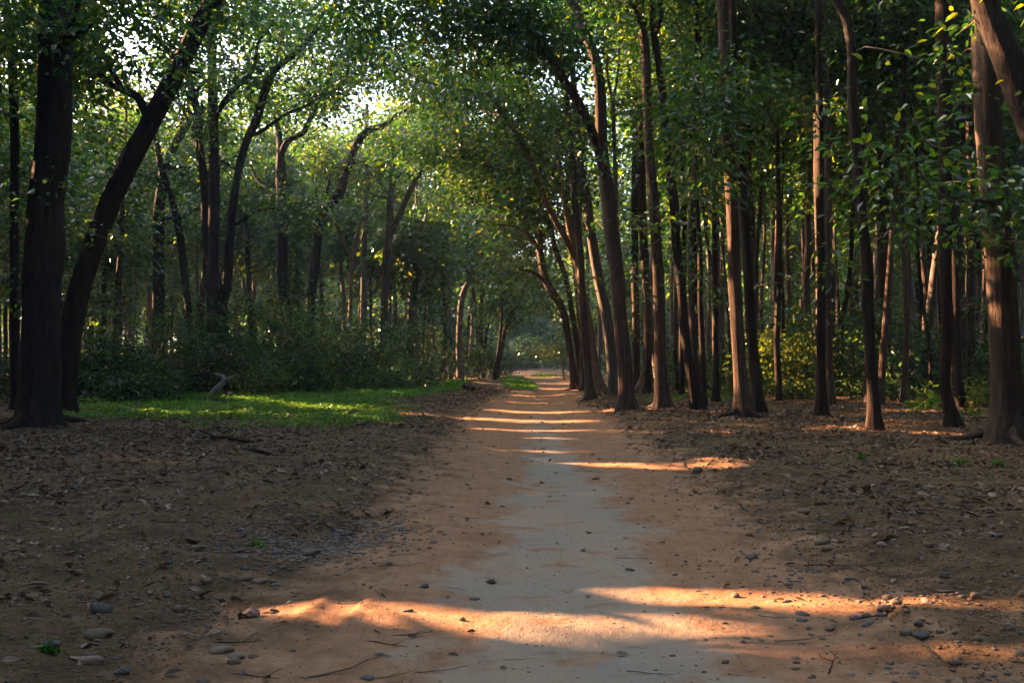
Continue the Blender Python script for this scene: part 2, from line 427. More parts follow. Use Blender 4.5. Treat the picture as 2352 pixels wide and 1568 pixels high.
def earth_mat():
    m, nt, N, L = new_mat('earth')
    co = objco(nt)
    rd = attr(nt, 'rd').outputs['Fac']
    ard = math_(nt, 'ABSOLUTE', math_(nt, 'SUBTRACT', rd, .12))
    nbig = noise(nt, co, .55, 4)
    nmid = noise(nt, co, 2.2, 5, .65)
    nfine = noise(nt, co, 22, 5, .7)
    ngr = noise(nt, co, 90, 3, .7)
    streak = noise(nt, mapping(nt, co, (9, .5, 1)), 1.0, 4)
    cross = noise(nt, mapping(nt, co, (1.25, .95, 1)), 1.0, 8, .7)
    # soil beside the track
    soil = ramp(nt, nmid, [(.28, (.085, .052, .026)), (.52, (.19, .118, .058)), (.78, (.31, .20, .105))])
    soil = mixc(nt, math_(nt, 'MULTIPLY_ADD', math_(nt, 'SUBTRACT', nfine, .5), 2.4, .3, True), soil, (.06, .041, .027))
    moss = math_(nt, 'MULTIPLY', math_(nt, 'SUBTRACT', noise(nt, co, .9, 4), .56, None, True), 4., None, True)
    moss = math_(nt, 'MULTIPLY', moss, math_(nt, 'LESS_THAN', rd, -1.5))
    soil = mixc(nt, math_(nt, 'MULTIPLY', moss, .6), soil, (.085, .085, .025))
    # orange dust of the track
    dust = ramp(nt, nmid, [(.25, (.28, .148, .076)), (.55, (.38, .212, .115)), (.8, (.46, .275, .16))])
    dust = mixc(nt, math_(nt, 'MULTIPLY', math_(nt, 'GREATER_THAN', streak, .58), .22), dust, (.25, .145, .075))
    blot = noise(nt, co, 7, 5, .7)
    dust = mixc(nt, math_(nt, 'MULTIPLY_ADD', math_(nt, 'SUBTRACT', blot, .5), 2.2, .3, True), dust, (.21, .105, .05))
    lanes = noise(nt, mapping(nt, co, (30, .35, 1)), 1.0, 3)
    dust = mixc(nt, math_(nt, 'MULTIPLY', math_(nt, 'GREATER_THAN', lanes, .6), .3), dust, (.20, .11, .06))
    # pale, compacted crust in the middle with brown hollows
    pale = mixc(nt, nmid, (.35, .245, .155), (.43, .315, .21))
    pale = mixc(nt, math_(nt, 'MULTIPLY_ADD', math_(nt, 'SUBTRACT', nbig, .5), 3., .45, True), pale, (.27, .262, .21))
    pale = mixc(nt, math_(nt, 'MULTIPLY', math_(nt, 'GREATER_THAN', streak, .56), .2), pale, (.27, .235, .18))
    pm = math_(nt, 'ADD', math_(nt, 'MULTIPLY', math_(nt, 'SUBTRACT', cross, .50), 8.), math_(nt, 'MULTIPLY', math_(nt, 'SUBTRACT', .60, ard), 2.6))
    sep = nd(nt, 'ShaderNodeSeparateXYZ'); L.new(co, sep.inputs[0])
    pm = math_(nt, 'SUBTRACT', pm, math_(nt, 'MULTIPLY', math_(nt, 'SUBTRACT', sep.outputs[1], 11., None), .09))
    pm = math_(nt, 'MULTIPLY', math_(nt, 'ADD', pm, .5, None, True), .85)
    hol = math_(nt, 'MULTIPLY', math_(nt, 'SUBTRACT', noise(nt, mapping(nt, co, (1.6, 2.6, 1)), 1.0, 5), .56, None, True), 14., None, True)
    pm = math_(nt, 'MULTIPLY', pm, math_(nt, 'SUBTRACT', 1., math_(nt, 'MULTIPLY', hol, .8)))
    c = mixc(nt, pm, dust, pale)
    em = math_(nt, 'SUBTRACT', math_(nt, 'ADD', 1.92, math_(nt, 'MULTIPLY', math_(nt, 'SUBTRACT', nmid, .5), 2.6)), ard)
    em = math_(nt, 'MULTIPLY_ADD', em, 1.0, .5, True)
    c = mixc(nt, em, soil, c)
    grit = math_(nt, 'MULTIPLY', math_(nt, 'SUBTRACT', ngr, .58, None, True), 3.)
    c = mixc(nt, grit, c, (.12, .09, .065))
    p = N['Principled BSDF']
    p.inputs['Roughness'].default_value = .95
    p.inputs['Specular IOR Level'].default_value = .1
    L.new(c, p.inputs['Base Color'])
    b = bump(nt, nfine, .05, math_(nt, 'SUBTRACT', 1.0, math_(nt, 'MULTIPLY', em, .75)))
    b = bump(nt, ngr, .012, .8, b)
    b = bump(nt, blot, .05, .6, b)
    b = bump(nt, lanes, .006, .5, b)
    b = bump(nt, pm, .012, .6, b)
    L.new(b, p.inputs['Normal'])
    return m
M['earth'] = earth_mat()

def stone_mat(name, a, b_):
    m, nt, N, L = new_mat(name)
    co = objco(nt)
    inf = nd(nt, 'ShaderNodeObjectInfo').outputs['Random']
    lv = attr(nt, 'lv').outputs['Fac']
    n1 = noise(nt, co, 3.5, 5)
    n2 = noise(nt, co, 30, 3)
    c = mixc(nt, n1, a, b_)
    c = mixc(nt, math_(nt, 'MULTIPLY', math_(nt, 'GREATER_THAN', n2, .6), .25), c, tuple(x * .5 for x in a))
    hs = nd(nt, 'ShaderNodeHueSaturation')
    L.new(c, hs.inputs['Color'])
    L.new(math_(nt, 'MULTIPLY_ADD', math_(nt, 'ADD', inf, lv), .35, .62), hs.inputs['Value'])
    p = N['Principled BSDF']
    p.inputs['Roughness'].default_value = .8
    L.new(hs.outputs[0], p.inputs['Base Color'])
    L.new(bump(nt, n2, .02, .35), p.inputs['Normal'])
    return m
M['tan'] = stone_mat('tan_stone', (.125, .085, .052), (.20, .14, .09))
M['grey'] = stone_mat('grey_stone', (.075, .065, .056), (.135, .118, .10))
M['crumb'] = stone_mat('soil_crumb', (.11, .068, .036), (.19, .12, .065))
M['pink'] = stone_mat('pinkish_stone', (.18, .11, .08), (.26, .175, .13))

# ------------------------------------------------------------------ ground and road
def grid_obj(name, X, Y, Z, keep=None):
    ny, nx = X.shape
    i, j = np.meshgrid(np.arange(ny - 1), np.arange(nx - 1), indexing='ij')
    f = np.stack([i * nx + j, i * nx + j + 1, (i + 1) * nx + j + 1, (i + 1) * nx + j], -1).reshape(-1, 4)
    a = Acc()
    a.add(np.stack([X, Y, Z], -1).reshape(-1, 3), f)
    o = a.obj(name, [M['earth']])
    at = o.data.attributes.new('rd', 'FLOAT', 'POINT')
    at.data.foreach_set('value', rdist(X, Y).astype(np.float32).ravel())
    return o
def graded(first, step, grow, end, maxstep=40):
    v = [first]
    while v[-1] < end:
        v.append(v[-1] + step); step = min(step * grow, maxstep)
    return v
xs = np.array(graded(0, .045, 1.0, 7.5)); xs = np.concatenate([xs, graded(xs[-1] + .05, .05, 1.06, 330)])
xs = np.concatenate([-xs[:0:-1], xs])
ys = np.array(graded(2.5, .035, 1.009, 330, 6))
ys = np.concatenate([-np.array(graded(0, 2, 1.15, 330))[::-1] , [.8, 1.6], ys])
X, Y = np.meshgrid(xs, ys)
rd_ = np.abs(rdist(X, Y))
tag(grid_obj('ground', X, Y, ground_z(X, Y) - .035 * sstep(2.06, 1.9, rd_)), kind='structure')
us = np.arange(-2.1, 2.1001, .03)
vs_ = np.array(graded(-60, 1.5, 1.0, 1.5)[:-1] + graded(2.0, .022, 1.006, 300, 2.0))
U, V_ = np.meshgrid(us, vs_)
sl = xc(V_ + .5) - xc(V_ - .5)
X, Y = xc(V_) + U / np.sqrt(1 + sl * sl), V_ - U * sl / np.sqrt(1 + sl * sl)
edge = 1.98 + .06 * vnoise(V_ * 2, U * 0, 41)
tag(grid_obj('road', X, Y, ground_z(X, Y) + .004 - .08 * sstep(-.06, .1, np.abs(U) - edge)), kind='structure')

# ------------------------------------------------------------------ trees
TRACED = []                     # (picture column at eye level, short name)
TREE_XY = []                    # (x, y, keep-clear radius)

def blend_up(P, R, H, rng):
    """carry a trunk on beyond the last traced point up to the height H"""
    P, R = list(P), list(R)
    d = unit(P[-1] - P[max(0, len(P) - 3)])
    while P[-1][2] < H:
        d = unit(d * .9 + np.array([rng.normal(0, .06), rng.normal(0, .06), .25]))
        P.append(P[-1] + d * 1.6)
        k = max(.18, 1 - (1.6 / max(1.0, H - P[-1][2] + 1.6)) * .8)
        R.append(max(.035, R[-1] * k))
    return P, R

def crown_on(acc, rng, paths, Y, per, step, rad, size, fine, lvm, sub=3, subL=1.6, start=.35):
    """leaf sprays and twigs along the given limbs"""
    cs = []
    for P in paths:
        L = np.linalg.norm(np.diff(P, axis=0), axis=1).sum()
        n = max(2, int(L / step))
        Q, _ = smooth_path(P, np.ones(len(P)), L / (n * 2))
        i0 = int(len(Q) * start)
        cs += list(Q[i0::2])
        for _ in range(int(sub * L / 3) + 1):
            k = rng.integers(i0, len(Q))
            d = unit(Q[min(k + 1, len(Q) - 1)] - Q[k - 1]) * .5 + rng.normal(0, 1, 3) * [1, 1, .6]
            T = wander(rng, Q[k], d, subL * rng.uniform(.6, 1.3), 5, .3, .02)
            if in_light(T).any(): continue
            tube(acc, T, np.linspace(.022, .008, 5), 4, 1, .0)
            cs += [T[2], T[3], T[4]]
    if cs:
        cluster(acc, rng, cs, per, rad, size, fine, lvm)

def traced_tree(name, short, label, by, pts, limbs=(), H=18., mat='bark', cat='tree', auto=6, sprigs=0, per=62, group=None,
                seed=1, roots=0, lean=0., crown=True, flare=.6, lv=.36, low=.5, drop=0., leafy=.35, puffs=()):
    rng = rs(seed + 1000)
    Y0 = ydist(by)
    g = w3(pts[0][0], pts[0][1], Y0)
    gz = float(ground_z(g[0], g[1])) - drop
    base = np.array([g[0], g[1], gz])
    P, R = [np.array([g[0], g[1], gz - .12])], [pts[0][2] / 2 / F * Y0]
    for (x, y, w) in pts[1:] if pts[0][1] >= by - 3 else pts:
        q = w3(x, y, Y0)
        if q[2] < gz + .15: continue
        q[1] += lean * (q[2] - gz)
        P.append(q); R.append(w / 2 / F * Y0)
    ntr = len(P)
    topz = P[-1][2]
    grow = pts[-1][1] < 60 or H > topz + 3
    if grow and H > topz: P, R = blend_up(P, R, H, rng)
    Q, RR = smooth_path(P, R, .22 if Y0 < 60 else .45)
    rt = root(name, base, label, cat, group)
    a = Acc()
    tube(a, Q, RR, 18 if Y0 < 50 else 10, 0, .07, flare, gz, seed, ridges=14 if mat in ('bark', 'dark_bark') else 0)
    tr = a.obj('trunk', [M[mat]], rt, base)
    for k in range(roots):
        ang = 2 * math.pi * (k + rng.uniform(.1, .6)) / roots
        d = np.array([math.cos(ang), math.sin(ang), 0])
        L = rng.uniform(.5, 1.1) + R[0]
        RP = np.array([base + d * R[0] * .6 + [0, 0, .32], base + d * (R[0] + .12) + [0, 0, .12], base + d * (R[0] + L * .5) + [.05, .03, .03], base + d * (R[0] + L) + [0, .08, -.06]])
        RP[1:, 2] += ground_z(RP[1:, 0], RP[1:, 1]) - gz
        q, r = smooth_path(RP, np.array([.6, .42, .3, .12]) * max(.1, R[0] * .55), .08)
        b = Acc(); tube(b, q, r, 8, 0, .15, seed=k)
        b.obj('root', [M[mat]], tr, base)
    paths = []
    for li in limbs:
        dY = 0.
        if isinstance(li, tuple): li, dY = li
        LP, LR = [], []
        for k, (x, y, w) in enumerate(li):
            q = w3(x, y, Y0 + dY * k / (len(li) - 1))
            q[1] += lean * (q[2] - gz)
            LP.append(q); LR.append(w / 2 / F * Y0)
        LP = np.array(LP)
        d = np.linalg.norm(Q - LP[0], axis=1).argmin()
        if np.linalg.norm(Q[d] - LP[0]) < 2.5 * RR[d] + .4: LP[0] = Q[d]
        if li[-1][1] < 12:
            E, ER = blend_up(list(LP), list(LR), min(H, LP[-1][2] + 4), rng)
            LP, LR = np.array(E), ER
        q, r = smooth_path(LP, LR, .2)
        b = Acc(); tube(b, q, r, 10, 0, .10, seed=seed + len(paths))
        b.obj('branch', [M[mat]], tr, base)
        paths.append(LP)
    dens = len(paths)
    i0 = np.searchsorted(Q[:, 2], low * H)
    for k in range(auto):
        i = min(len(Q) - 2, int(i0 + (len(Q) - i0) * (k + rng.uniform(.1, .9)) / auto))
        ang = rng.uniform(0, 2 * math.pi)
        d = np.array([math.cos(ang), math.sin(ang), rng.uniform(.25, 1.0)])
        L = rng.uniform(2.2, 4.6) * (1.2 - .5 * (Q[i, 2] / H)) * min(1, H / 14)
        LP = wander(rng, Q[i], d, L, 7, .2, .05)
        if in_light(smooth_path(LP, np.ones(7), .15)[0]).sum() > 1: continue
        q, r = smooth_path(LP, np.linspace(min(RR[i] * .7, .11), .018, 7), .3)
        b = Acc(); tube(b, q, r, 7, 0, .08, seed=seed + k)
        b.obj('branch', [M[mat]], tr, base)
        paths.append(LP)
    if grow and crown: paths.append(np.array(P[ntr - 1:]) if len(P) > ntr + 1 else np.array(P[-3:]))
    c = Acc()
    sz = .15 + .0019 * Y0
    if crown and paths:
        crown_on(c, rng, paths, Y0, per, .7, .55, sz, Y0 < 34, lv, start=leafy)
    for (x, y, dY, rad) in puffs:
        q = w3(x, y, Y0 + dY + (3.2 if Y0 > 36 else 0))
        near = min((p for P_ in paths + [Q] for p in P_), key=lambda p: np.linalg.norm(p - q))
        for _ in range(4):
            e = q + rng.normal(0, rad * .4, 3)
            T = np.array([near, near * .5 + e * .5 + rng.normal(0, .12, 3), e])
            T, tr_ = smooth_path(T, [.028, .018, .007], .25)
            if not in_light(T).any(): tube(c, T, tr_, 5, 1, .0)
        n_ = max(6, int(9 * rad ** 2))
        cs = q + rng.normal(0, .5, (n_, 3)) * rad * np.array([1, 1, .7])
        cluster(c, rng, cs, per, .5, sz, Y0 < 34, lv)
    for k in range(sprigs):
        zt = rng.uniform(2.6, 12.5)
        i = min(len(Q) - 2, np.searchsorted(Q[:, 2], zt))
        ang = rng.uniform(0, 2 * math.pi)
        T = wander(rng, Q[i], [math.cos(ang), math.sin(ang), .35], rng.uniform(.8, 2.2), 6, .25, -.02)
        tube(c, T, np.linspace(.02, .007, 6), 4, 1, 0)
        cluster(c, rng, T[2:], rng.integers(9, 18), .26, sz, True, lv + .05)
    if c.k: c.obj('crown', [M['leaf'], M['twig']], rt, base)
    xe = CX + F * base[0] / Y0
    TRACED.append((xe, short))
    TREE_XY.append((base[0], base[1], R[0] + .8))
    return rt

T = traced_tree
COLN = 'tall straight trees along the stony side of the track'
# --- trees on the side of the tall trunks
T('tree', 'the bent trackside tree', 'dark bent tree arching over the track from the root bank at the bend', 901, [(1322, 901, 18), (1317, 859, 16), (1307, 790, 16), (1289, 703, 17), (1258, 654, 18), (1240, 574, 15), (1236, 520, 12)],
  [([(1262, 660, 12), (1246, 640, 9), (1222, 625, 7), (1190, 618, 4)], -3), ([(1240, 574, 9), (1215, 540, 7), (1180, 520, 5), (1130, 515, 3)], -4), ([(1236, 520, 9), (1228, 470, 7), (1200, 430, 5)], 2)], H=11, seed=11, auto=5, sprigs=9, roots=4, low=.45, lv=.42, puffs=[(1130, 520, -3, 1.6), (1190, 590, -3, 1.5), (1210, 480, 0, 1.8), (1160, 640, -3, 1.1), (1080, 500, -2, 1.4), (1235, 700, 0, 1.0), (1215, 560, 2, 1.5), (1190, 530, 3, 1.4), (1230, 530, 2, 1.3), (1255, 590, 2, 1.1)])
T('tree', 'the second root-bank tree', 'slim dark tree rising close behind the bent tree on the root bank', 900, [(1337, 901, 14), (1331, 842, 13), (1317, 738, 13), (1300, 640, 13), (1272, 560, 12), (1262, 480, 10)], H=14, seed=12, auto=6, sprigs=8, roots=3)
T('tree', 'the third root-bank tree', 'third tree on the root bank, dark, straight and slightly leaning toward the track', 905, [(1341, 908, 15), (1338, 807, 14), (1331, 710, 14), (1321, 605, 14), (1314, 522, 14), (1290, 440, 13), (1262, 380, 12), (1230, 345, 9)],
  [([(1240, 362, 10), (1190, 355, 9), (1140, 350, 8), (1075, 345, 6), (1040, 300, 4)], -3), ([(1262, 385, 8), (1180, 395, 6), (1110, 380, 4)], -5)], H=17, seed=13, auto=4, sprigs=5, roots=2, puffs=[(1040, 310, -2, 2), (1110, 360, -2, 1.8), (1180, 400, -2, 1.8), (1000, 240, -1, 2), (1120, 440, -2, 1.6), (1200, 300, 0, 2), (950, 330, -2, 1.5)])
T('tree', 'the grey-brown root-bank tree', 'straight furrowed tree standing just before the smooth pale forked one', 922, [(1357, 922, 22), (1348, 825, 18), (1338, 703, 18), (1331, 564, 17), (1320, 459, 16), (1312, 330, 14), (1300, 220, 12)], H=18, seed=14, auto=6, sprigs=4, roots=2)
T('tree', 'the smooth pale forked tree', 'smooth pale brown tree that forks and leans its long limb over the track', 917, [(1382, 918, 30), (1366, 842, 22), (1355, 772, 21), (1345, 703, 20), (1334, 654, 19), (1327, 609, 18), (1322, 590, 18)],
  [([(1322, 592, 17), (1300, 550, 14), (1275, 505, 13), (1258, 473, 12), (1240, 425, 11), (1223, 379, 11), (1190, 316, 10), (1154, 260, 9), (1134, 227, 8), (1091, 211, 8), (1027, 198, 6), (978, 189, 5), (929, 165, 4), (886, 148, 3)], -5),
   ([(1323, 590, 12), (1328, 550, 10), (1331, 512, 9), (1334, 470, 8), (1326, 400, 7), (1310, 320, 6), (1300, 240, 5)], 2),
   ([(1255, 465, 6), (1220, 440, 5), (1185, 432, 4), (1140, 436, 3)], -2), ([(1160, 268, 4), (1130, 262, 3), (1095, 250, 2)], 1)], H=10, mat='smooth_bark', seed=15, auto=3, low=.6, roots=3, lv=.45, leafy=.4, puffs=[(940, 150, -2, 1.6), (1030, 180, -2, 1.5), (1120, 200, -1, 1.6), (870, 110, -2, 1.6), (1190, 250, 0, 1.5), (1140, 130, -1, 1.8), (1010, 110, -2, 1.7)])
T('tree', 'the stripy peeling tree', 'pale stripy trunk with peeling bark beside the smooth forked tree', 916, [(1411, 915, 28), (1404, 807, 26), (1394, 731, 26), (1376, 647, 24), (1359, 546, 22), (1348, 459, 20), (1335, 395, 17), (1328, 313, 16), (1318, 198, 14), (1312, 99, 13), (1308, 0, 11)], H=19, mat='grey_bark', seed=16, auto=6, sprigs=3, group=COLN, low=.62)
T('tree', 'the big dark forked tree', 'big dark trunk with a sunlit foot, forking high over the track', 949, [(1441, 950, 37), (1435, 842, 34), (1425, 738, 33), (1418, 633, 33), (1404, 529, 32), (1397, 461, 32), (1383, 346, 29), (1379, 231, 26), (1376, 180, 25), (1361, 115, 24), (1341, 72, 22), (1322, 20, 21), (1308, 0, 20)],
  [([(1393, 430, 24), (1375, 350, 22), (1355, 290, 22), (1318, 217, 21), (1285, 168, 18), (1249, 109, 16), (1223, 66, 14), (1180, 20, 12), (1150, 0, 10)], -2)], H=15, mat='bark', seed=17, auto=5, sprigs=5, group=COLN, lv=.28, puffs=[(1240, 60, -2, 1.2), (1150, 25, -2, 1.3), (1060, 30, -3, 1.3), (970, 15, -3, 1.2), (900, 40, -3, 1.0), (830, 10, -4, 1.1), (1320, 130, -1, 1.0), (1180, 110, -1, 1.0), (1060, 100, -2, .9), (760, -10, -4, 1.0)])
T('tree', 'the thin grey V-forked tree', 'thin pale grey stem splitting into a narrow V beside the big dark trunk', 915, [(1426, 915, 10), (1424, 800, 10), (1420, 640, 10), (1416, 494, 10), (1411, 330, 9), (1407, 235, 9)],
  [([(1407, 236, 8), (1397, 185, 7), (1391, 82, 7), (1384, 0, 6)], 0), ([(1407, 236, 7), (1417, 185, 6), (1424, 82, 5), (1434, 0, 4)], 0)], H=11, mat='grey_bark', seed=18, auto=0, sprigs=4, flare=.2)
T('tree', 'the straight pole tree', 'straight dark pole of a tree seen just past the big dark trunk', 905, [(1461, 908, 19), (1460, 825, 18), (1461, 738, 18), (1458, 599, 17), (1458, 459, 16), (1457, 198, 15), (1448, 99, 13), (1437, 40, 12), (1420, 0, 10)], H=19, seed=19, auto=6, sprigs=5, group=COLN, low=.6)
T('tree', 'the buttressed grey tree', 'greyish trunk with a spreading buttressed foot set back between two dark trunks', 908, [(1476, 908, 26), (1486, 842, 21), (1487, 738, 20), (1481, 599, 19), (1475, 459, 19), (1474, 300, 17), (1472, 150, 15), (1468, 0, 13)], H=20, seed=20, auto=6, sprigs=4, roots=3, flare=.9, group=COLN, low=.6)
T('tree', 'the flared dark tree', 'stout dark trunk with a flared sunlit foot and a gash of pale wood', 943, [(1521, 943, 34), (1517, 807, 27), (1515, 703, 26), (1508, 564, 25), (1501, 459, 24), (1490, 330, 22), (1486, 231, 22), (1483, 132, 21), (1473, 33, 20), (1467, 0, 20)], H=18, mat='bark', seed=21, auto=6, sprigs=4, roots=3, group=COLN, low=.62)
T('tree', 'the tilted dark tree', 'dark trunk tilted toward the track with a bent foot', 943, [(1602, 943, 27), (1588, 859, 23), (1574, 772, 22), (1567, 685, 22), (1554, 564, 21), (1547, 459, 21), (1533, 362, 19), (1523, 231, 18), (1513, 148, 17), (1503, 82, 16), (1496, 0, 15)], H=18, mat='dark_bark', seed=22, auto=6, sprigs=4, group=COLN, low=.62)
T('tree', 'the lit slim tree', 'slim trunk with a pale sunlit middle behind the tilted dark tree', 932, [(1612, 932, 14), (1602, 859, 14), (1592, 772, 14), (1587, 633, 14), (1588, 494, 13), (1596, 360, 12), (1602, 220, 10), (1604, 100, 9)], H=18, seed=23, auto=6, sprigs=5, group=COLN, low=.6)
T('tree', 'the slim wavy tree', 'slim wavy dark trunk touching the foot of the tilted tree', 936, [(1617, 936, 14), (1613, 807, 13), (1609, 703, 13), (1607, 560, 12), (1600, 461, 12), (1600, 297, 11), (1598, 165, 10), (1600, 33, 9)], H=18, mat='dark_bark', seed=24, auto=6, sprigs=6, group=COLN, low=.6)
T('tree', 'the lone thin pole', 'lone thin straight trunk between the tilted tree and the twin trunks', 929, [(1645, 930, 14), (1644, 772, 12), (1641, 599, 12), (1641, 461, 12), (1643, 297, 11), (1643, 165, 11), (1640, 33, 10)], H=18, mat='dark_bark', seed=25, auto=6, sprigs=6, group=COLN, low=.6)
T('tree', 'the sunlit twin trunk', 'tall trunk with sun-reddened flaking bark, rooty foot, one of a close pair', 967, [(1708, 968, 38), (1700, 842, 31), (1693, 738, 30), (1686, 599, 29), (1681, 461, 28), (1673, 330, 28), (1666, 198, 27), (1664, 99, 26), (1658, 0, 25)],
  [([(1676, 340, 9), (1645, 340, 7), (1600, 318, 5), (1560, 300, 3)], -2), ([(1670, 232, 9), (1640, 222, 8), (1610, 235, 7), (1585, 270, 5), (1560, 330, 3)], -3)], H=19, mat='bark', seed=26, auto=6, sprigs=4, roots=4, group=COLN, low=.62)
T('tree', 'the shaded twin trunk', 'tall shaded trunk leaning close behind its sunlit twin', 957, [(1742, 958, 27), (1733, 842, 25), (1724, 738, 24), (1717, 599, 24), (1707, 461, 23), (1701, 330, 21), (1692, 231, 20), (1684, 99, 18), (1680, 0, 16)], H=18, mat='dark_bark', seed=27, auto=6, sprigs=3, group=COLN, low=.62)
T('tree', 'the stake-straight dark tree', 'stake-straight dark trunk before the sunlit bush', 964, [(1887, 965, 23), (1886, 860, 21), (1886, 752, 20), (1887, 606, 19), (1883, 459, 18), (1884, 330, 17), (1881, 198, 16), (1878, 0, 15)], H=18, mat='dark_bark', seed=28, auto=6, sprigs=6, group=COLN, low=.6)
T('tree', 'the brown pair-mate tree', 'brown trunk standing half behind the stake-straight dark one', 940, [(1909, 940, 18), (1904, 789, 17), (1902, 642, 17), (1902, 459, 16), (1900, 300, 15), (1897, 100, 13), (1896, 0, 12)], H=18, mat='bark', seed=29, auto=6, sprigs=4, group=COLN, low=.6)
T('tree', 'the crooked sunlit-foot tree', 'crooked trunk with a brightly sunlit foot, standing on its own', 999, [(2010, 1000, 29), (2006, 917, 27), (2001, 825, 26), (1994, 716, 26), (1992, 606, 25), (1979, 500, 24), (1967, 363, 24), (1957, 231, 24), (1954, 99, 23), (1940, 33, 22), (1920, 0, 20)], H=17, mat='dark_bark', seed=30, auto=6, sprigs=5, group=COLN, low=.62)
T('tree', 'the thick ridged tree', 'thick ridged trunk with a pale sunlit stretch rising out of the bushes', 915, [(2036, 916, 32), (2034, 752, 29), (2032, 606, 28), (2028, 494, 28), (2029, 363, 27), (2031, 231, 26), (2029, 99, 25), (2026, 0, 24)], [([(2052, 880, 11), (2035, 815, 10), (2012, 752, 9), (2000, 700, 6)], -2)], H=21, mat='bark', seed=31, auto=6, sprigs=4, group=COLN, low=.6)
T('tree', 'the bowed black tree', 'nearly black trunk bowing at the foot on the leaf litter', 990, [(2193, 991, 30), (2184, 945, 26), (2173, 899, 25), (2177, 752, 26), (2171, 606, 30), (2174, 461, 34), (2171, 264, 36), (2168, 99, 36), (2166, 0, 36)], H=16, mat='dark_bark', seed=32, auto=5, sprigs=7, group=COLN, low=.58)
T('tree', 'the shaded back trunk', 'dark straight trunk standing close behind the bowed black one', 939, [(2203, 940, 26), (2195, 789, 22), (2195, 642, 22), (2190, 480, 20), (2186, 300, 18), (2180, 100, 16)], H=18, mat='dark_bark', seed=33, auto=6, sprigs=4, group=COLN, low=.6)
T('tree', 'the bush-side brown trunk', 'brown trunk standing before a small sunlit yellow-green bush', 915, [(2236, 916, 22), (2231, 752, 20), (2230, 642, 19), (2231, 459, 18), (2226, 250, 16), (2222, 60, 14)], H=20, mat='bark', seed=34, auto=6, sprigs=4, group=COLN, low=.6)
T('tree', 'the broad edge tree', 'broad furrowed trunk with an orange sunlit face at the end of the row', 1025, [(2318, 1027, 84), (2314, 960, 72), (2312, 899, 68), (2305, 752, 66), (2297, 606, 64), (2287, 494, 62), (2277, 363, 60), (2269, 231, 58), (2263, 99, 56), (2258, 0, 54)],
  [([(2300, 480, 14), (2280, 466, 12), (2250, 461, 10), (2215, 462, 8), (2190, 464, 6)], -2.2)], H=16, mat='bark', seed=35, auto=5, sprigs=6, roots=3, low=.58)
T('leaning_tree', 'the great leaning limb', 'huge black trunk slanting in over the broad edge tree', 1045, [(2520, 1046, 84), (2490, 800, 76), (2450, 560, 70), (2400, 370, 68), (2345, 215, 66), (2305, 110, 62), (2270, 30, 58), (2255, -20, 56)], H=15, mat='dark_bark', seed=36, auto=4, sprigs=6, low=.6)
# --- trees on the grassy side
T('tree', 'the far edge trunk', 'slim black trunk at the very edge beside the thick one', 950, [(38, 951, 22), (35, 800, 21), (33, 494, 20), (33, 264, 19), (20, 66, 18), (12, 0, 17)], H=15, mat='dark_bark', seed=50, auto=6, sprigs=12, low=.5)
T('tree', 'the thick black trunk', 'thick black trunk with furrowed bark on the shady grassy side', 985, [(88, 987, 100), (89, 930, 93), (92, 877, 90), (95, 738, 86), (101, 599, 84), (106, 459, 80), (115, 400, 78), (122, 330, 76), (127, 165, 74), (129, 0, 72)], [([(140, 130, 14), (170, 42, 11), (182, 0, 9)], -2)], H=15, mat='dark_bark', seed=51, auto=6, sprigs=4, roots=3, low=.55, per=62, flare=.22)
T('leaning_tree', 'the long leaning tree', 'long dark trunk leaning steeply across the sky gap by the thick black trunk', 955, [(138, 957, 58), (150, 860, 54), (160, 772, 52), (181, 668, 50), (209, 581, 48), (240, 498, 46), (287, 396, 46), (330, 313, 45), (379, 214, 44), (425, 125, 42), (462, 49, 40), (495, -5, 38)],
  [([(333, 275, 22), (310, 218, 19), (287, 208, 17), (264, 201, 15), (231, 171, 13), (211, 148, 11), (180, 136, 8)], 1), ([(280, 204, 12), (250, 150, 12), (231, 122, 11), (198, 66, 10), (168, 36, 8), (150, 10, 5)], 2), ([(398, 140, 15), (373, 102, 12), (330, 63, 10), (290, 26, 8), (272, 0, 7)], -1), ([(373, 105, 6), (368, 60, 5), (362, 10, 4)], 0)], H=13, mat='dark_bark', seed=52, auto=4, low=.7, leafy=.45, puffs=[(185, 130, 0, 1.2), (330, 40, 0, 1.1), (500, 20, 0, 1.2), (420, 60, 2, 1.2), (200, 300, 3, 1.1), (440, 20, 3, 1.3), (560, 0, 3, 1.3)])
T('tree', 'the framed greyish trunk', 'straight greyish trunk framed behind the long leaning tree', 895, [(363, 896, 29), (363, 750, 28), (365, 599, 26), (368, 459, 25), (380, 379, 22), (402, 330, 20), (435, 280, 17), (471, 247, 14)], H=14, mat='dark_bark', seed=53, auto=5, sprigs=3)
T('tree', 'the slim curved tree', 'slim dark trunk curving up past the greyish one', 900, [(440, 901, 17), (438, 769, 16), (435, 731, 16), (424, 633, 16), (414, 546, 16), (392, 450, 15), (369, 379, 14), (358, 310, 12), (352, 250, 10)], H=12, mat='dark_bark', seed=54, auto=5, sprigs=4)
T('tree', 'the straight cluster stem', 'straight stout stem of the three-stemmed cluster behind the pale dead branch', 906, [(487, 906, 30), (487, 856, 28), (487, 703, 27), (490, 564, 26), (492, 494, 25), (491, 330, 23), (488, 198, 22), (485, 66, 21), (487, 0, 19)],
  [([(485, 335, 12), (494, 280, 13), (521, 224, 12), (560, 185, 10), (583, 158, 9), (593, 99, 7), (632, 49, 5)], -3), ([(489, 275, 9), (520, 236, 8), (565, 205, 7), (600, 190, 5)], 2)], H=20, mat='dark_bark', seed=55, auto=6, low=.6)
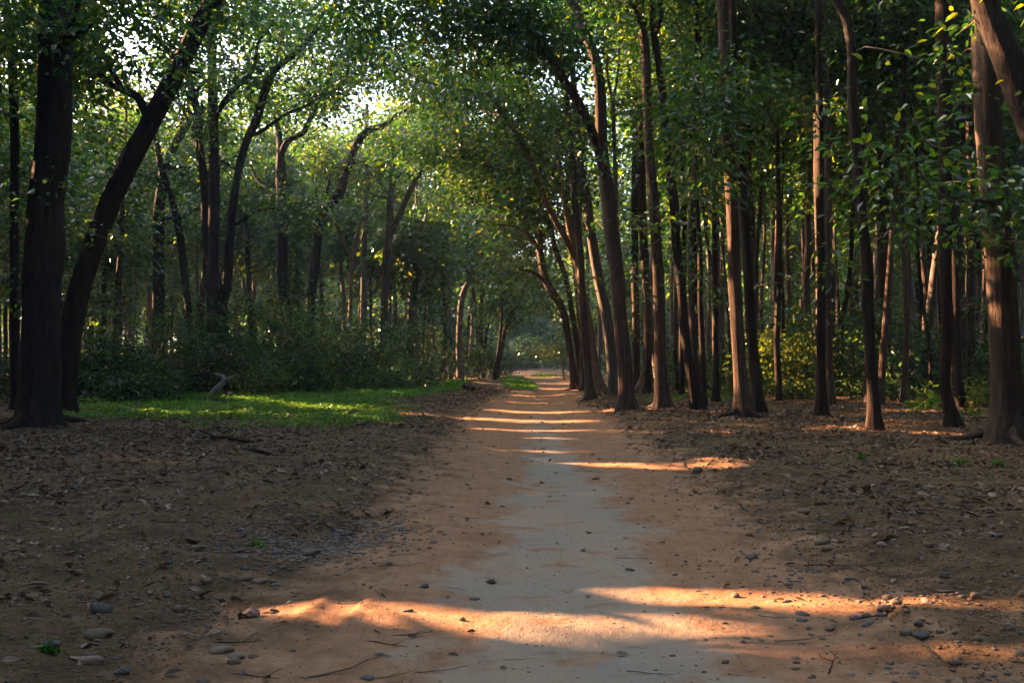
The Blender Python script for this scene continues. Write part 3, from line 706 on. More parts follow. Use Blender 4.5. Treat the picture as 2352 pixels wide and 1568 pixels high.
T('tree', 'the crossing stem', 'crooked stem crossing in front of the cluster and splitting upward', 905, [(517, 906, 30), (515, 859, 28), (513, 772, 27), (508, 703, 26), (494, 633, 25), (476, 564, 23), (473, 494, 21), (471, 429, 20), (458, 330, 19), (455, 264, 18), (438, 198, 16), (425, 148, 13)],
  [([(512, 705, 20), (520, 672, 20), (524, 633, 19), (529, 546, 19), (531, 514, 19), (544, 412, 18), (567, 323, 18), (587, 280, 18), (613, 198, 18), (625, 171, 15), (655, 142, 13), (695, 109, 12), (728, 69, 10), (754, 56, 8)], -3),
   ([(543, 516, 8), (583, 488, 7), (626, 478, 6), (675, 468, 5), (711, 470, 4)], -3), ([(569, 313, 10), (592, 306, 9), (632, 280, 8), (662, 260, 7), (701, 244, 6), (747, 217, 5), (784, 198, 4), (803, 155, 3)], -4), ([(622, 176, 9), (640, 120, 8), (650, 60, 7), (668, 0, 5)], 0), ([(550, 392, 8), (520, 376, 7), (480, 372, 5)], 2)], H=13, mat='dark_bark', seed=56, auto=7, low=.7, leafy=.6, puffs=[(760, 60, -2, 1.7), (830, 30, -2, 1.8), (690, 130, -1, 1.6), (640, 40, 0, 1.8), (560, 90, 0, 1.8), (800, 140, -3, 1.4), (520, 30, 1, 1.8), (720, 190, -2, 1.4), (600, 240, 0, 1.5), (450, 60, 2, 1.8), (400, 180, 3, 1.6), (660, 100, 3, 2), (580, 10, 4, 2.2), (700, 20, 4, 2.2), (820, 90, 3, 1.8)])
T('tree', 'the dark wishbone tree', 'dark stout trunk ending in a crooked wishbone fork', 893, [(658, 894, 28), (655, 710, 26), (648, 600, 26), (648, 494, 26), (645, 395, 25), (644, 352, 18), (642, 330, 9)],
  [([(644, 356, 16), (639, 297, 13), (629, 264, 9), (615, 240, 5)], 1), ([(645, 360, 17), (662, 323, 14), (695, 306, 13), (715, 270, 11), (728, 247, 8), (745, 215, 5), (772, 170, 3)], -2), ([(632, 560, 12), (632, 494, 12), (622, 450, 11), (612, 428, 10), (596, 418, 9), (573, 376, 6)], 1)], H=10, mat='dark_bark', seed=57, auto=5, low=.95, leafy=.75, puffs=[(730, 235, 0, 1.5), (610, 240, 0, 1.5), (570, 370, 0, 1.2), (690, 330, 1, 1.2)])
T('tree', 'the sweeping curved tree', 'dark trunk sweeping in a long curve toward the bright sky gap', 890, [(706, 891, 24), (708, 807, 22), (712, 703, 22), (720, 633, 22), (729, 546, 23), (736, 500, 25), (746, 482, 24), (777, 448, 22), (794, 402, 20), (807, 362, 18), (823, 323, 17), (846, 300, 16), (879, 290, 13), (905, 270, 9), (935, 250, 6), (962, 212, 3)],
  [([(803, 379, 9), (826, 372, 8), (859, 389, 7), (896, 366, 6), (906, 343, 4)], -2), ([(742, 486, 8), (752, 440, 7), (757, 412, 6), (767, 356, 4)], 0), ([(736, 500, 7), (728, 470, 6), (727, 430, 4)], 0)], H=11, mat='dark_bark', seed=58, auto=5, low=.9, leafy=.75, puffs=[(900, 270, 0, 1.6), (950, 300, 0, 1.5), (850, 220, 0, 1.5), (905, 345, -1, 1.0), (770, 340, 0, 1.0)])
T('tree', 'the Y-forked tree', 'trunk dividing into a tall Y against the bright gap', 887, [(880, 888, 20), (882, 760, 19), (885, 661, 19), (891, 564, 19), (896, 530, 20), (896, 461, 16), (902, 409, 13), (899, 360, 9), (900, 323, 7)],
  [([(897, 540, 15), (912, 507, 14), (942, 438, 13), (968, 395, 12), (1001, 376, 9), (1020, 350, 6), (1048, 318, 3)], -2), ([(904, 412, 9), (920, 400, 8), (932, 388, 7), (929, 303, 5)], 1), ([(890, 452, 8), (863, 412, 7), (830, 395, 5)], 2)], H=12, mat='bark', seed=59, auto=5, low=.75, leafy=.75, puffs=[(1020, 345, -1, 1.6), (985, 280, 0, 1.6), (930, 290, 0, 1.3), (830, 385, 0, 1.1), (1060, 420, 0, 1.6), (1000, 460, 0, 1.2)], sprigs=2)
T('tree', 'the pale straight tree', 'pale straight trunk catching sun beside the crooked sapling', 884, [(833, 885, 16), (834, 760, 15), (835, 668, 14), (837, 564, 13), (840, 459, 12), (841, 330, 11), (843, 240, 9)], H=17, mat='grey_bark', seed=60, auto=5, low=.6, sprigs=2)
T('sapling', 'the pale crooked sapling', 'pale crooked sapling with a bent sunlit side limb', 886, [(790, 887, 10), (798, 790, 9), (804, 720, 9), (807, 633, 9), (819, 546, 8), (830, 505, 7), (851, 484, 5), (875, 455, 3)],
  [([(809, 608, 6), (800, 580, 6), (788, 553, 5), (764, 508, 5), (746, 501, 4)], -1), ([(812, 590, 4), (826, 560, 4), (835, 530, 3)], 1)], H=6, mat='smooth_bark', cat='sapling', seed=61, auto=0, crown=False, flare=.1)
T('tree', 'the thin upright trunk', 'thin upright trunk rising from the lit bushes past the bright gap', 872, [(937, 873, 9), (939, 772, 9), (950, 633, 8), (958, 599, 7), (966, 500, 6)], [([(946, 690, 6), (965, 640, 6), (985, 590, 5), (1010, 540, 4), (1035, 512, 3)], -2)], H=12, mat='bark', seed=62, auto=4, sprigs=4, flare=.2)
T('tree', 'the thin elbowed trunk', 'thin trunk with an elbowed limb reaching toward the track', 870, [(969, 872, 8), (972, 780, 8), (976, 703, 8), (972, 661, 7), (968, 600, 6), (972, 540, 5)], [([(976, 690, 6), (1000, 668, 6), (1010, 650, 5), (1016, 620, 5), (1036, 600, 3)], -2)], H=11, mat='bark', seed=63, auto=4, sprigs=4, flare=.2)
T('tree', 'the sun-edged leaning tree', 'leaning trunk with one sunlit grey edge at the end of the bushes', 878, [(1056, 879, 16), (1056, 755, 15), (1066, 668, 14), (1080, 640, 12), (1091, 600, 11), (1105, 529, 9)], H=13, mat='grey_bark', seed=64, auto=5, sprigs=3)
T('tree', 'the dark verge tree', 'dark slim tree on the verge arching in over the track bend', 871, [(1108, 872, 9), (1112, 810, 8), (1118, 765, 8), (1132, 703, 8), (1160, 668, 6), (1185, 648, 5), (1205, 640, 4)], H=7, mat='dark_bark', seed=65, auto=3, sprigs=5, flare=.2)
T('tree', 'the paler verge tree', 'paler leaning trunk nearest the track bend on the grassy verge', 873, [(1139, 875, 13), (1146, 830, 11), (1153, 790, 11), (1167, 738, 10), (1188, 696, 8), (1205, 662, 7), (1213, 620, 6)], [([(1180, 712, 6), (1160, 690, 5), (1140, 690, 4)], 1), ([(1196, 685, 5), (1222, 655, 4), (1245, 640, 3)], -2)], H=8, mat='bark', seed=66, auto=3, sprigs=4, flare=.25)
T('tree', 'the twin verge stem', 'thin dark stem pressed against the paler verge tree', 874, [(1134, 875, 8), (1142, 820, 7), (1150, 760, 7), (1152, 700, 6), (1150, 640, 5)], H=11, mat='dark_bark', seed=67, auto=4, sprigs=3, flare=.2)
T('sapling', 'the sunlit bend sapling', 'tiny sunlit sapling at the far bend with yellow leaves', 874, [(1296, 875, 4.5), (1293, 845, 4), (1289, 818, 3.5), (1284, 790, 2.5)], H=4, mat='smooth_bark', cat='sapling', seed=68, auto=2, sprigs=2, flare=.1, lv=.8, low=.4)  # sun on this sapling is put into its lighter leaf tone
T('leaning_tree', 'the bend-crossing stem', 'dark leaning stem slanting across the hazy far bend', 858, [(1172, 858, 6), (1176, 825, 5.5), (1184, 812, 5), (1192, 805, 5), (1203, 794, 4)], H=5, mat='dark_bark', seed=69, auto=2, flare=.1)

# --- the many other trees of the forest
TRACED.sort()
def between(px):
    i = int(np.searchsorted([t[0] for t in TRACED], px))
    a, b = TRACED[max(0, min(i - 1, len(TRACED) - 2))][1], TRACED[max(1, min(i, len(TRACED) - 1))][1]
    return a, b

def forest_tree(acc_t, acc_c, rng, x, y, H, r, lean, fork, leafn, size, fine, lo, lv, cull=True, nseg=8, strict=False):
    gz = float(ground_z(x, y))
    n = 9
    z = np.linspace(0, H, n)
    P = np.stack([x + lean[0] * (z / H) ** 1.6 * H + np.cumsum(rng.normal(0, .09, n)) * (z > 0), y + lean[1] * (z / H) ** 1.6 * H + np.cumsum(rng.normal(0, .09, n)) * (z > 0), gz - .1 + z], 1)
    R = r * (1 - .82 * (z / H) ** 1.2)
    if strict:
        q, _ = smooth_path(P, R, .12)
        if sum(in_light(q + np.array([-SH[1] * o, SH[0] * o, 0]), True).sum() for o in (-r * 1.1, 0, r * 1.1)) > 0: return gz
    q, rr = smooth_path(P, R, .5)
    tube(acc_t, q, rr, nseg, 0, .08, .35, gz, int(rng.integers(1, 999)))
    paths = [P[int(n * lo):]]
    k = rng.integers(5, 8)
    for i in range(k):
        s = lo + (1 - lo) * (i + rng.uniform(0, .8)) / k
        j = s * (n - 1); a = P[int(j)] + (P[min(int(j) + 1, n - 1)] - P[int(j)]) * (j - int(j))
        ang = rng.uniform(0, 6.283)
        L = rng.uniform(2.2, 4.4) * (1.25 - .6 * s)
        if fork and i == 0: L, up = H * .4, 1.6
        else: up = rng.uniform(.15, .8)
        LP = wander(rng, a, [math.cos(ang), math.sin(ang), up], L, 6, .22, .06)
        if cull and in_light(smooth_path(LP, np.ones(6), .15)[0]).any(): continue
        q2, r2 = smooth_path(LP, np.linspace(r * (.6 if fork and i == 0 else .34) * (1.1 - s * .5), .015, 6), .6)
        tube(acc_t, q2, r2, 5, 0, .05)
        paths.append(LP)
    cs = []
    for LP in paths:
        m = max(5, int(np.linalg.norm(LP[-1] - LP[0]) * 3.2))
        t = rng.uniform(.2, 1.05, m) * (len(LP) - 1)
        i0 = np.clip(t.astype(int), 0, len(LP) - 2)
        cs.append(LP[i0] + (LP[i0 + 1] - LP[i0]) * (t - i0)[:, None] + rng.normal(0, .45, (m, 3)))
    cs = np.concatenate(cs)
    per = max(4, int(leafn / len(cs)))
    cluster(acc_c, rng, cs, per, .62, size, fine, lv, .2, cull, .75)
    return gz

rng = rs(5)
placed = [(t[0], t[1]) for t in TREE_XY]
def clear(x, y, dmin, rmin):
    if abs(rdist(x, y)) < rmin: return False
    return all((x - a) ** 2 + (y - b) ** 2 > dmin * dmin for a, b in placed)
def shades_light(x, y, H, r):
    z = np.linspace(.3, H * .85, 200)
    n = 0
    for o in (-.3, 0, .3):
        P = np.stack([np.full(200, x - SH[1] * o), np.full(200, y + SH[0] * o), z], 1)
        n += in_light(P, True).sum()
    return n > 3
count = 0
tries = 0
FORM = ['straight', 'leaning', 'forked']
seen_lab = {}
while count < 265 and tries < 16000:
    tries += 1
    y = 34 + (150 - 34) * rng.uniform() ** 1.2
    x = rng.uniform(-1, 1) * (.52 * y + 3)
    px = CX + F * x / y
    if x < 0 and y < 46 and px > 150: continue
    if x > 0 and y < 36 and px < 1800: continue
    rmin = 5.5 if y < 75 else 4.2
    if px > 1120 and px < 1330 and abs(rdist(x, y)) < 6: continue
    if x < 0 and 330 < px < 1130 and y < 62: continue
    if not clear(x, y, 2.0, rmin): continue
    if y < 90 and shades_light(x, y, 16, .2): continue
    az, H = x / y, rng.uniform(18, 25)
    if -.225 < az < -.09 and y > 55: H = min(H, 1.5 + .265 * y + rng.uniform(-4.5, 2))
    if -.44 < az < -.36 and y > 48: H = min(H, 1.5 + .30 * y)
    form = int(rng.choice(3, p=[.5, .28, .22]))
    lean = rng.normal(0, .02, 2) if form != 1 else rng.normal(0, .10, 2)
    r = rng.uniform(.11, .25)
    a, b = between(px)
    d = 'a mid-wood' if y < 62 else ('a deeper-wood' if y < 100 else 'a hazy far-off')
    lab = f"{d} {FORM[form]} tree between {a} and {b}".replace('a mid', 'mid').replace('a deeper', 'deeper').replace('a hazy', 'hazy')
    lab = lab
    tone = 'grey' if rng.uniform() < .3 else 'brown'
    t_, c_ = Acc(), Acc()
    sz = .19 + .0034 * y
    gz = forest_tree(t_, c_, rng, x, y, H, r, lean, form == 2, 4600 if y < 80 else 2900, sz, False, rng.uniform(.24, .5) if x < 0 and y < 95 else rng.uniform(.16, .36) if x < 0 or y > 70 else rng.uniform(.34, .58), .48)
    o = root('tree', (x, y, gz), lab, 'tree', 'trees deep in the wood')
    t_.obj('trunk', [M['grey_bark' if tone == 'grey' else ('dark_bark' if count % 2 else 'bark')]], o, (x, y, gz))
    c_.obj('crown', [M['far_leaf' if y > 70 else 'leaf']], o, (x, y, gz))
    placed.append((x, y))
    count += 1

rng = rs(29)
count = tries = 0
while count < 46 and tries < 6000:
    tries += 1
    y = rng.uniform(33, 66)
    px = rng.uniform(1440, 2340)
    x = (px - CX) / F * y
    if not clear(x, y, 1.15, 4.6) or shades_light(x, y, 14, .1): continue
    a, b = between(px)
    t_, c_ = Acc(), Acc()
    lean = rng.normal(0, .025, 2)
    gz = forest_tree(t_, c_, rng, x, y, rng.uniform(15, 22), rng.uniform(.07, .14), lean, False, 2400, .2 + .003 * y, False, rng.uniform(.42, .62), .42)
    o = root('tree', (x, y, gz), f"{'near' if y < 43 else ('mid-wood' if y < 54 else 'set-back')} slim pole tree between {a} and {b}", 'tree', 'slim pole trees among the tall trunks')
    t_.obj('trunk', [M['dark_bark' if rng.uniform() < .5 else 'bark']], o, (x, y, gz))
    c_.obj('crown', [M['leaf']], o, (x, y, gz))
    placed.append((x, y)); count += 1

# far wood that closes the view, and the unseen forest round about, which shades it
def mass(name, spots, seed, leafn, size, lo=(.15, .4), cullit=True, Hr=(14, 21), under=0, strict=None, rr=(.13, .3)):
    rng = rs(seed)
    t_, c_ = Acc(), Acc()
    for (x, y) in spots:
        forest_tree(t_, c_, rng, x, y, rng.uniform(*Hr), rng.uniform(*rr), rng.normal(0, .03, 2) * (strict is None), rng.uniform() < .2, leafn, size, False, rng.uniform(*lo), .45, cullit, 6, cullit if strict is None else strict)
        if under:
            cs = np.array([x, y, 1.8]) + rng.normal(0, 1, (14, 3)) * [1.8, 1.8, 1.1]
            cluster(c_, rng, cs, under, .7, size, False, .4, .2, False, .7)
    t_.f and c_.add(np.concatenate(t_.v), np.concatenate([f.reshape(-1, 4) for f, n in zip(t_.f, t_.n) if n[0] == 4]), 1)
    return tag(c_.obj(name, [M['far_leaf'], M['bark']], None, (0, 0, 0)), kind='stuff')
rng = rs(77)
sp = []
while len(sp) < 215:
    y = rng.uniform(146, 215); x = rng.uniform(-1, 1) * (.52 * y + 5) if len(sp) < 150 else rng.uniform(-12, 30)
    if abs(rdist(x, y)) > (4.0 if y < 185 else 2.6): sp.append((x, y))
mass('distant_forest', sp, 78, 2600, .75, (.05, .3), False, (15, 22), 40)
sp = []
tries = 0
while len(sp) < 590 and tries < 60000:
    tries += 1
    x, y = (rng.uniform(-78, 62), rng.uniform(-48, 105)) if len(sp) < 150 else ((rng.uniform(-70, -3), rng.uniform(-2, 84)) if len(sp) < 420 else (rng.uniform(-45, 60), rng.uniform(-48, 34)))
    if y > 0 and abs(x) < .53 * y + 4.2: continue
    if abs(rdist(x, y)) < (4.5 if y < 3 else 4.0) or (x * x + y * y < 130 and y > -6): continue
    if not clear(x, y, 2.6 if len(sp) < 150 else 1.7, 4): continue
    if x < 6 and shades_light(x, y, 16, .3): continue
    sp.append((x, y)); placed.append((x, y))
mass('unseen_shade_forest', sp, 79, 4200, .5, (.08, .3), True, (18, 27))

rng = rs(83)  # thin trees added out of view to block sun leaking onto the near ground
sp = []
z_ = np.linspace(.3, 20, 250)
for k in range(30):
    s_ = 15 + 40 * (k + rng.uniform()) / 30
    best = None
    for _ in range(40):
        q = np.array([.4, 7.6]) - SH * s_ + np.array([-SH[1], SH[0]]) * rng.uniform(-3.2, 3.2)
        hits = sum(in_light(np.stack([np.full(250, q[0] - SH[1] * o), np.full(250, q[1] + SH[0] * o), z_], 1), True).sum() for o in (-.1, 0, .1))
        if not all((q[0] - a) ** 2 + (q[1] - b) ** 2 > 1.2 for a, b in sp) or abs(q[0]) < .53 * q[1] + 3.5: continue
        if best is None or hits < best[0]: best = (hits, q)
    if best: sp.append((best[1][0], best[1][1]))
mass('unseen_shade_forest', sp, 84, 4200, .45, (.08, .3), True, (17, 26), 0, False, (.08, .13))

# ------------------------------------------------------------------ bushes
def bush(x, y, h, w, lv, label, n=1500, size=None, name='bush', group=None, nst=6):
    rng = rs(int(abs(x * 331 + y * 77)) + 5)
    gz = float(ground_z(x, y))
    o = root(name, (x, y, gz), label, 'bush', group)
    st, fo = Acc(), Acc()
    cs = []
    for k in range(nst):
        ang = rng.uniform(0, 6.283)
        L = h * rng.uniform(.65, 1.05)
        P = wander(rng, (x + rng.normal(0, w * .18), y + rng.normal(0, w * .18), gz - .05), [math.cos(ang) * w / h * .8, math.sin(ang) * w / h * .8, 1], L, 8, .16, .05)
        tube(st, P, np.linspace(.022 + .004 * h, .006, 8), 5, 0, .05)
        for q in P[2:]:
            for _ in range(3):
                cs.append(q + rng.normal(0, 1, 3) * [w * .22, w * .22, h * .10])
    cs = np.array(cs)
    cs[:, 2] = np.maximum(cs[:, 2], gz + .15)
    cluster(fo, rng, cs, max(5, int(n * .8) // len(cs)), .22 + .05 * h, size or (.11 + .0017 * y), y < 50, lv, .2, True, .7)
    st.obj('stem', [M['twig']], o, (x, y, gz))
    fo.obj('foliage', [M['shrub']], o, (x, y, gz))
    return o
def hbush(px, by, topy, wpx, lv, label, n=1500, group=None):
    Y = ydist(by)
    x = (px - CX) / F * Y
    h = (by - topy) / F * Y
    return bush(x, Y, h, wpx / F * Y, lv, label, n, None, 'bush', group)
UG = 'bushes of the undergrowth on the grassy side'
for px, by, ty, w, lv, lab, n in [  # sunlit bushes get a lighter leaf tone, putting the sun in the colour
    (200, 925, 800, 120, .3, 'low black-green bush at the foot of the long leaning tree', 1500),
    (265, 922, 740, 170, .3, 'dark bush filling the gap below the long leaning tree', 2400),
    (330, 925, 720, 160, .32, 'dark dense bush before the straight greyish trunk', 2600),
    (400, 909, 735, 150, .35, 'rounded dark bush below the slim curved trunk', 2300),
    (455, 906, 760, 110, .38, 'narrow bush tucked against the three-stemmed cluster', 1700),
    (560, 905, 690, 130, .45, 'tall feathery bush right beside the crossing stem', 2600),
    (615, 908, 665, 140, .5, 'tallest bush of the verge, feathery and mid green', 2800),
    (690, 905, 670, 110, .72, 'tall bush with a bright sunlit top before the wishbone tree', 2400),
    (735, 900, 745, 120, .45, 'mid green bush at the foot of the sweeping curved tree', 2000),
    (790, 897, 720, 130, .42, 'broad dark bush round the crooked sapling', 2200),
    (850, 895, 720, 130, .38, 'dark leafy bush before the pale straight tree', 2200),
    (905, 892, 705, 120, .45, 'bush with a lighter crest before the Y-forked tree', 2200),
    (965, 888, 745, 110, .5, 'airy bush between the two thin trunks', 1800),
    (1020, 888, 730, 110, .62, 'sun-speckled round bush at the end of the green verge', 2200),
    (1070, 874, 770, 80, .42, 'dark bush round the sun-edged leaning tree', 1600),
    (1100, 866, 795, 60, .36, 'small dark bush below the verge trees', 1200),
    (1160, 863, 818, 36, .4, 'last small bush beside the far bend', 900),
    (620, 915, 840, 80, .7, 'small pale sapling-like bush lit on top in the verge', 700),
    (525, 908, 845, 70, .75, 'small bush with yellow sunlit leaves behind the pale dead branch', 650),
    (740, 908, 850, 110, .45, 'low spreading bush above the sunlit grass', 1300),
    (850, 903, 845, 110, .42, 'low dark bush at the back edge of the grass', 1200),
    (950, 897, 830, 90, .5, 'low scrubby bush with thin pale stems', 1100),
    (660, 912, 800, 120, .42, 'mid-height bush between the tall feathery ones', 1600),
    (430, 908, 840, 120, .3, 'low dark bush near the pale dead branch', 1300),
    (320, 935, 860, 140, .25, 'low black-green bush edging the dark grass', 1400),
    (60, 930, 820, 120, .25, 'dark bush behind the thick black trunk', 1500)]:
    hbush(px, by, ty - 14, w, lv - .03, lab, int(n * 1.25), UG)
RG = 'bushes among the tall trunks'
for px, by, ty, w, lv, lab, n in [  # leaf tone follows how lit each bush is: sun and shade in its colour
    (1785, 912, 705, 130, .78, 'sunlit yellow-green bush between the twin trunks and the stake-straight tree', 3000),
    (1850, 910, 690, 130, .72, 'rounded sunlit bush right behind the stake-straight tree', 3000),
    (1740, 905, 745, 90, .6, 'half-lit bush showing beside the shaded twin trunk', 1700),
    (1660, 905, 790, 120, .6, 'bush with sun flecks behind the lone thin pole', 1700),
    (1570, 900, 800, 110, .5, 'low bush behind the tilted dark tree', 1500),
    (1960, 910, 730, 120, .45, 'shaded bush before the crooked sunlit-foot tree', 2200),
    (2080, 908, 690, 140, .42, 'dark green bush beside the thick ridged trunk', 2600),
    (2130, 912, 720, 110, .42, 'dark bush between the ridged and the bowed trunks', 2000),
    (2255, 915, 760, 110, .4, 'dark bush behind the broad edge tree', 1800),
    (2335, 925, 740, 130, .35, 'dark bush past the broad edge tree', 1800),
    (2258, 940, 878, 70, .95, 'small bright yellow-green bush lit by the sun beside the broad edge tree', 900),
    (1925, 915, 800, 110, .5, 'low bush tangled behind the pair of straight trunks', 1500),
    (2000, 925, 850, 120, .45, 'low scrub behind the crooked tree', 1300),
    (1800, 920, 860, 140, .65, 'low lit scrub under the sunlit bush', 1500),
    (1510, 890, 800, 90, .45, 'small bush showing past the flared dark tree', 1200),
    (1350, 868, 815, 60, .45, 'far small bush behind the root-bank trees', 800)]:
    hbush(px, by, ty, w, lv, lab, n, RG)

# deeper undergrowth: smaller bushes further in
rng = rs(91)
k = 0
tries = 0
while k < 60 and tries < 4000:
    tries += 1
    y = rng.uniform(50, 120)
    x = rng.uniform(-1, 1) * (.52 * y + 1)
    if abs(rdist(x, y)) < 4.5 + (2 if y < 70 else 0): continue
    px = CX + F * x / y
    if 1130 < px < 1320 and abs(rdist(x, y)) < 6: continue
    a, b = between(px)
    d = 'deep-wood' if y < 80 else 'far-off hazy'
    h = rng.uniform(1.8, 4.6)
    bush(x, y, h, rng.uniform(2, 3.6), .42, ' '.join(f"{d} {'tall' if h > 2.9 else 'low'} bush between {a} and {b}".split()[:16]), 1000, .13 + .0022 * y, 'bush', 'bushes deep in the wood', 5)
    k += 1

# small seedlings on the litter
def seedling(px, by, hpx, lv, label):
    Y = ydist(by); x = (px - CX) / F * Y; h = hpx / F * Y
    rng = rs(int(px * 3 + by))
    gz = float(ground_z(x, Y))
    o = root('seedling', (x, Y, gz), label, 'seedling')
    a, b = Acc(), Acc()
    for k in range(3):
        P = wander(rng, (x, Y, gz - .02), [rng.normal(0, .4), rng.normal(0, .4), 1], h * rng.uniform(.7, 1), 5, .15, .05)
        tube(a, P, np.linspace(.006, .003, 5), 5, 0, 0)
        cluster(b, rng, P[2:], 6, h * .16, max(.05, h * .3), True, lv, .12)
    a.obj('stem', [M['twig']], o, (x, Y, gz)); b.obj('foliage', [M['herb']], o, (x, Y, gz))
for s in [(2130, 950, 60, .9, 'sunlit seedling with a flat leafy head between the bowed tree and the crooked one'), (2095, 955, 40, .85, 'lower sunlit seedling just before the flat-headed one'), (2150, 955, 45, .7, 'thin seedling right beside the bowed black tree'),  # sunlit seedlings carry the sun in a lighter leaf tone
          (2240, 965, 35, .6, 'dim seedling between the bowed and broad trunks'), (120, 1520, 40, .08, 'small tufted seedling among the pebbles in the near corner'), (810, 955, 26, .95, 'bright leafy sprout at the tip of the sunlit grass streak'),
          (1750, 948, 30, .6, 'little green sprout beside the shaded twin trunk'), (590, 1240, 22, .4, 'green fern-like sprig lying by the washed-out hollow'), (2205, 1085, 24, .4, 'small green sprout alone on the dark litter'), (2290, 1090, 20, .4, 'tiny pair of green leaves on the dark litter by the broad tree'), (1975, 1068, 16, .4, 'tiny green sprout on the litter before the crooked tree')]:
    seedling(*s)

# ------------------------------------------------------------------ ground cover, litter, gravel
def in_poly(x, y, poly):
    r = np.zeros(len(x), bool)
    n = len(poly)
    for i in range(n):
        (x1, y1), (x2, y2) = poly[i], poly[(i + 1) % n]
        c = ((y1 > y) != (y2 > y)) & (x < (x2 - x1) * (y - y1) / (y2 - y1 + 1e-12) + x1)
        r ^= c
    return r
def ground_cover(name, polypx, n, seed, hmax=.19, dens=.0):
    rng = rs(seed)
    poly = [gp(*p) for p in polypx]
    pa = np.array(poly)
    x, y = rng.uniform(pa[:, 0].min(), pa[:, 0].max(), n), rng.uniform(pa[:, 1].min(), pa[:, 1].max(), n)
    jx, jy = x + .45 * vnoise(x * 1.2, y * 1.2, 51), y + .9 * vnoise(x * 1.1, y * .8, 52)
    k = in_poly(jx + rng.normal(0, .4, n), jy + rng.normal(0, .85, n), poly) & (vnoise(x * 1.1, y * 1.1, 53) + .6 * vnoise(x * 3.5, y * 3.5, 54) + rng.normal(0, .25, n) > dens - .25)
    x, y = x[k], y[k]
    z = ground_z(x, y)
    per = 5
    m = len(x) * per
    h = np.repeat(hmax * (.45 + .55 * (vnoise(x * 2.2, y * 2.2, 55) * .5 + .5)), per)
    C = np.stack([np.repeat(x, per) + rng.normal(0, .045, m), np.repeat(y, per) + rng.normal(0, .045, m), np.repeat(z, per) + rng.uniform(.1, 1, m) * h], 1)
    D = rng.normal(0, 1, (m, 3)) * [1, 1, .25]
    N = rng.normal(0, .35, (m, 3)) + [0, 0, 1]
    a = Acc()
    lv = np.clip(.45 + .3 * np.repeat(vnoise(x * 1.3, y * 1.3, 56), per) + rng.normal(0, .18, m), 0, 1)
    leaves(a, C, D, N, (.045 + .0008 * C[:, 1]) * rng.uniform(.7, 1.5, m), lv, False, 0, False, .75)
    return tag(a.obj(name, [M['herb']]), kind='stuff')
ground_cover('ground_cover', [(150, 945), (250, 915), (560, 893), (700, 885), (900, 885), (1060, 888), (1075, 898), (960, 915), (880, 925), (905, 950), (880, 975), (800, 996), (700, 1000), (560, 985), (400, 968), (160, 972)], 60000, 61)
ground_cover('verge_grass', [(1150, 875), (1185, 868), (1212, 880), (1232, 891), (1225, 898), (1190, 893), (1165, 886)], 9000, 62)
ground_cover('ground_cover_patch', [(1470, 915), (1560, 905), (1700, 905), (1690, 920), (1560, 932), (1480, 935)], 5000, 63, .1, .55)
ground_cover('roadside_grass', [(1220, 862), (1250, 861), (1275, 863), (1250, 866)], 3000, 64)

def litter():
    rng = rs(71)
    a = Acc()
    n = 260000
    y = 3.6 + (52 - 3.6) * rng.uniform(0, 1, n) ** .62
    x = rng.uniform(-1, 1, n) * (.53 * y + 1.5)
    rd = np.abs(rdist(x, y) + .25 * vnoise(x, y, 72))
    p = sstep(1.35, 3.0, rd) * (.22 + .78 * sstep(-.35, .45, vnoise(x * .8, y * .8, 73) + .5 * vnoise(x * 2.6, y * 2.6, 74))) * (.42 + .58 * sstep(6, 14, y)) + .010
    left_near = (x < 0) & (y < 9)
    p = np.where(left_near, p * 1.0, p)
    k = rng.uniform(0, 1, n) < p
    x, y = x[k], y[k]
    m = len(x)
    C = np.stack([x, y, ground_z(x, y) + rng.uniform(.004, .022, m)], 1)
    D = rng.normal(0, 1, (m, 3)) * [1, 1, .22]
    N = rng.normal(0, .42, (m, 3)) + [0, 0, 1]
    big = rng.uniform(0, 1, m) < .16
    size = rng.uniform(.028, .095, m) * np.where(big, 1.7, 1) * (1 + .006 * y)
    lv = np.clip(rng.beta(1.3, 1.8, m), 0, 1)
    leaves(a, C, D, N, size, lv, True, 0, False, .5)
    return tag(a.obj('leaf_litter', [M['litter']]), kind='stuff')
litter()

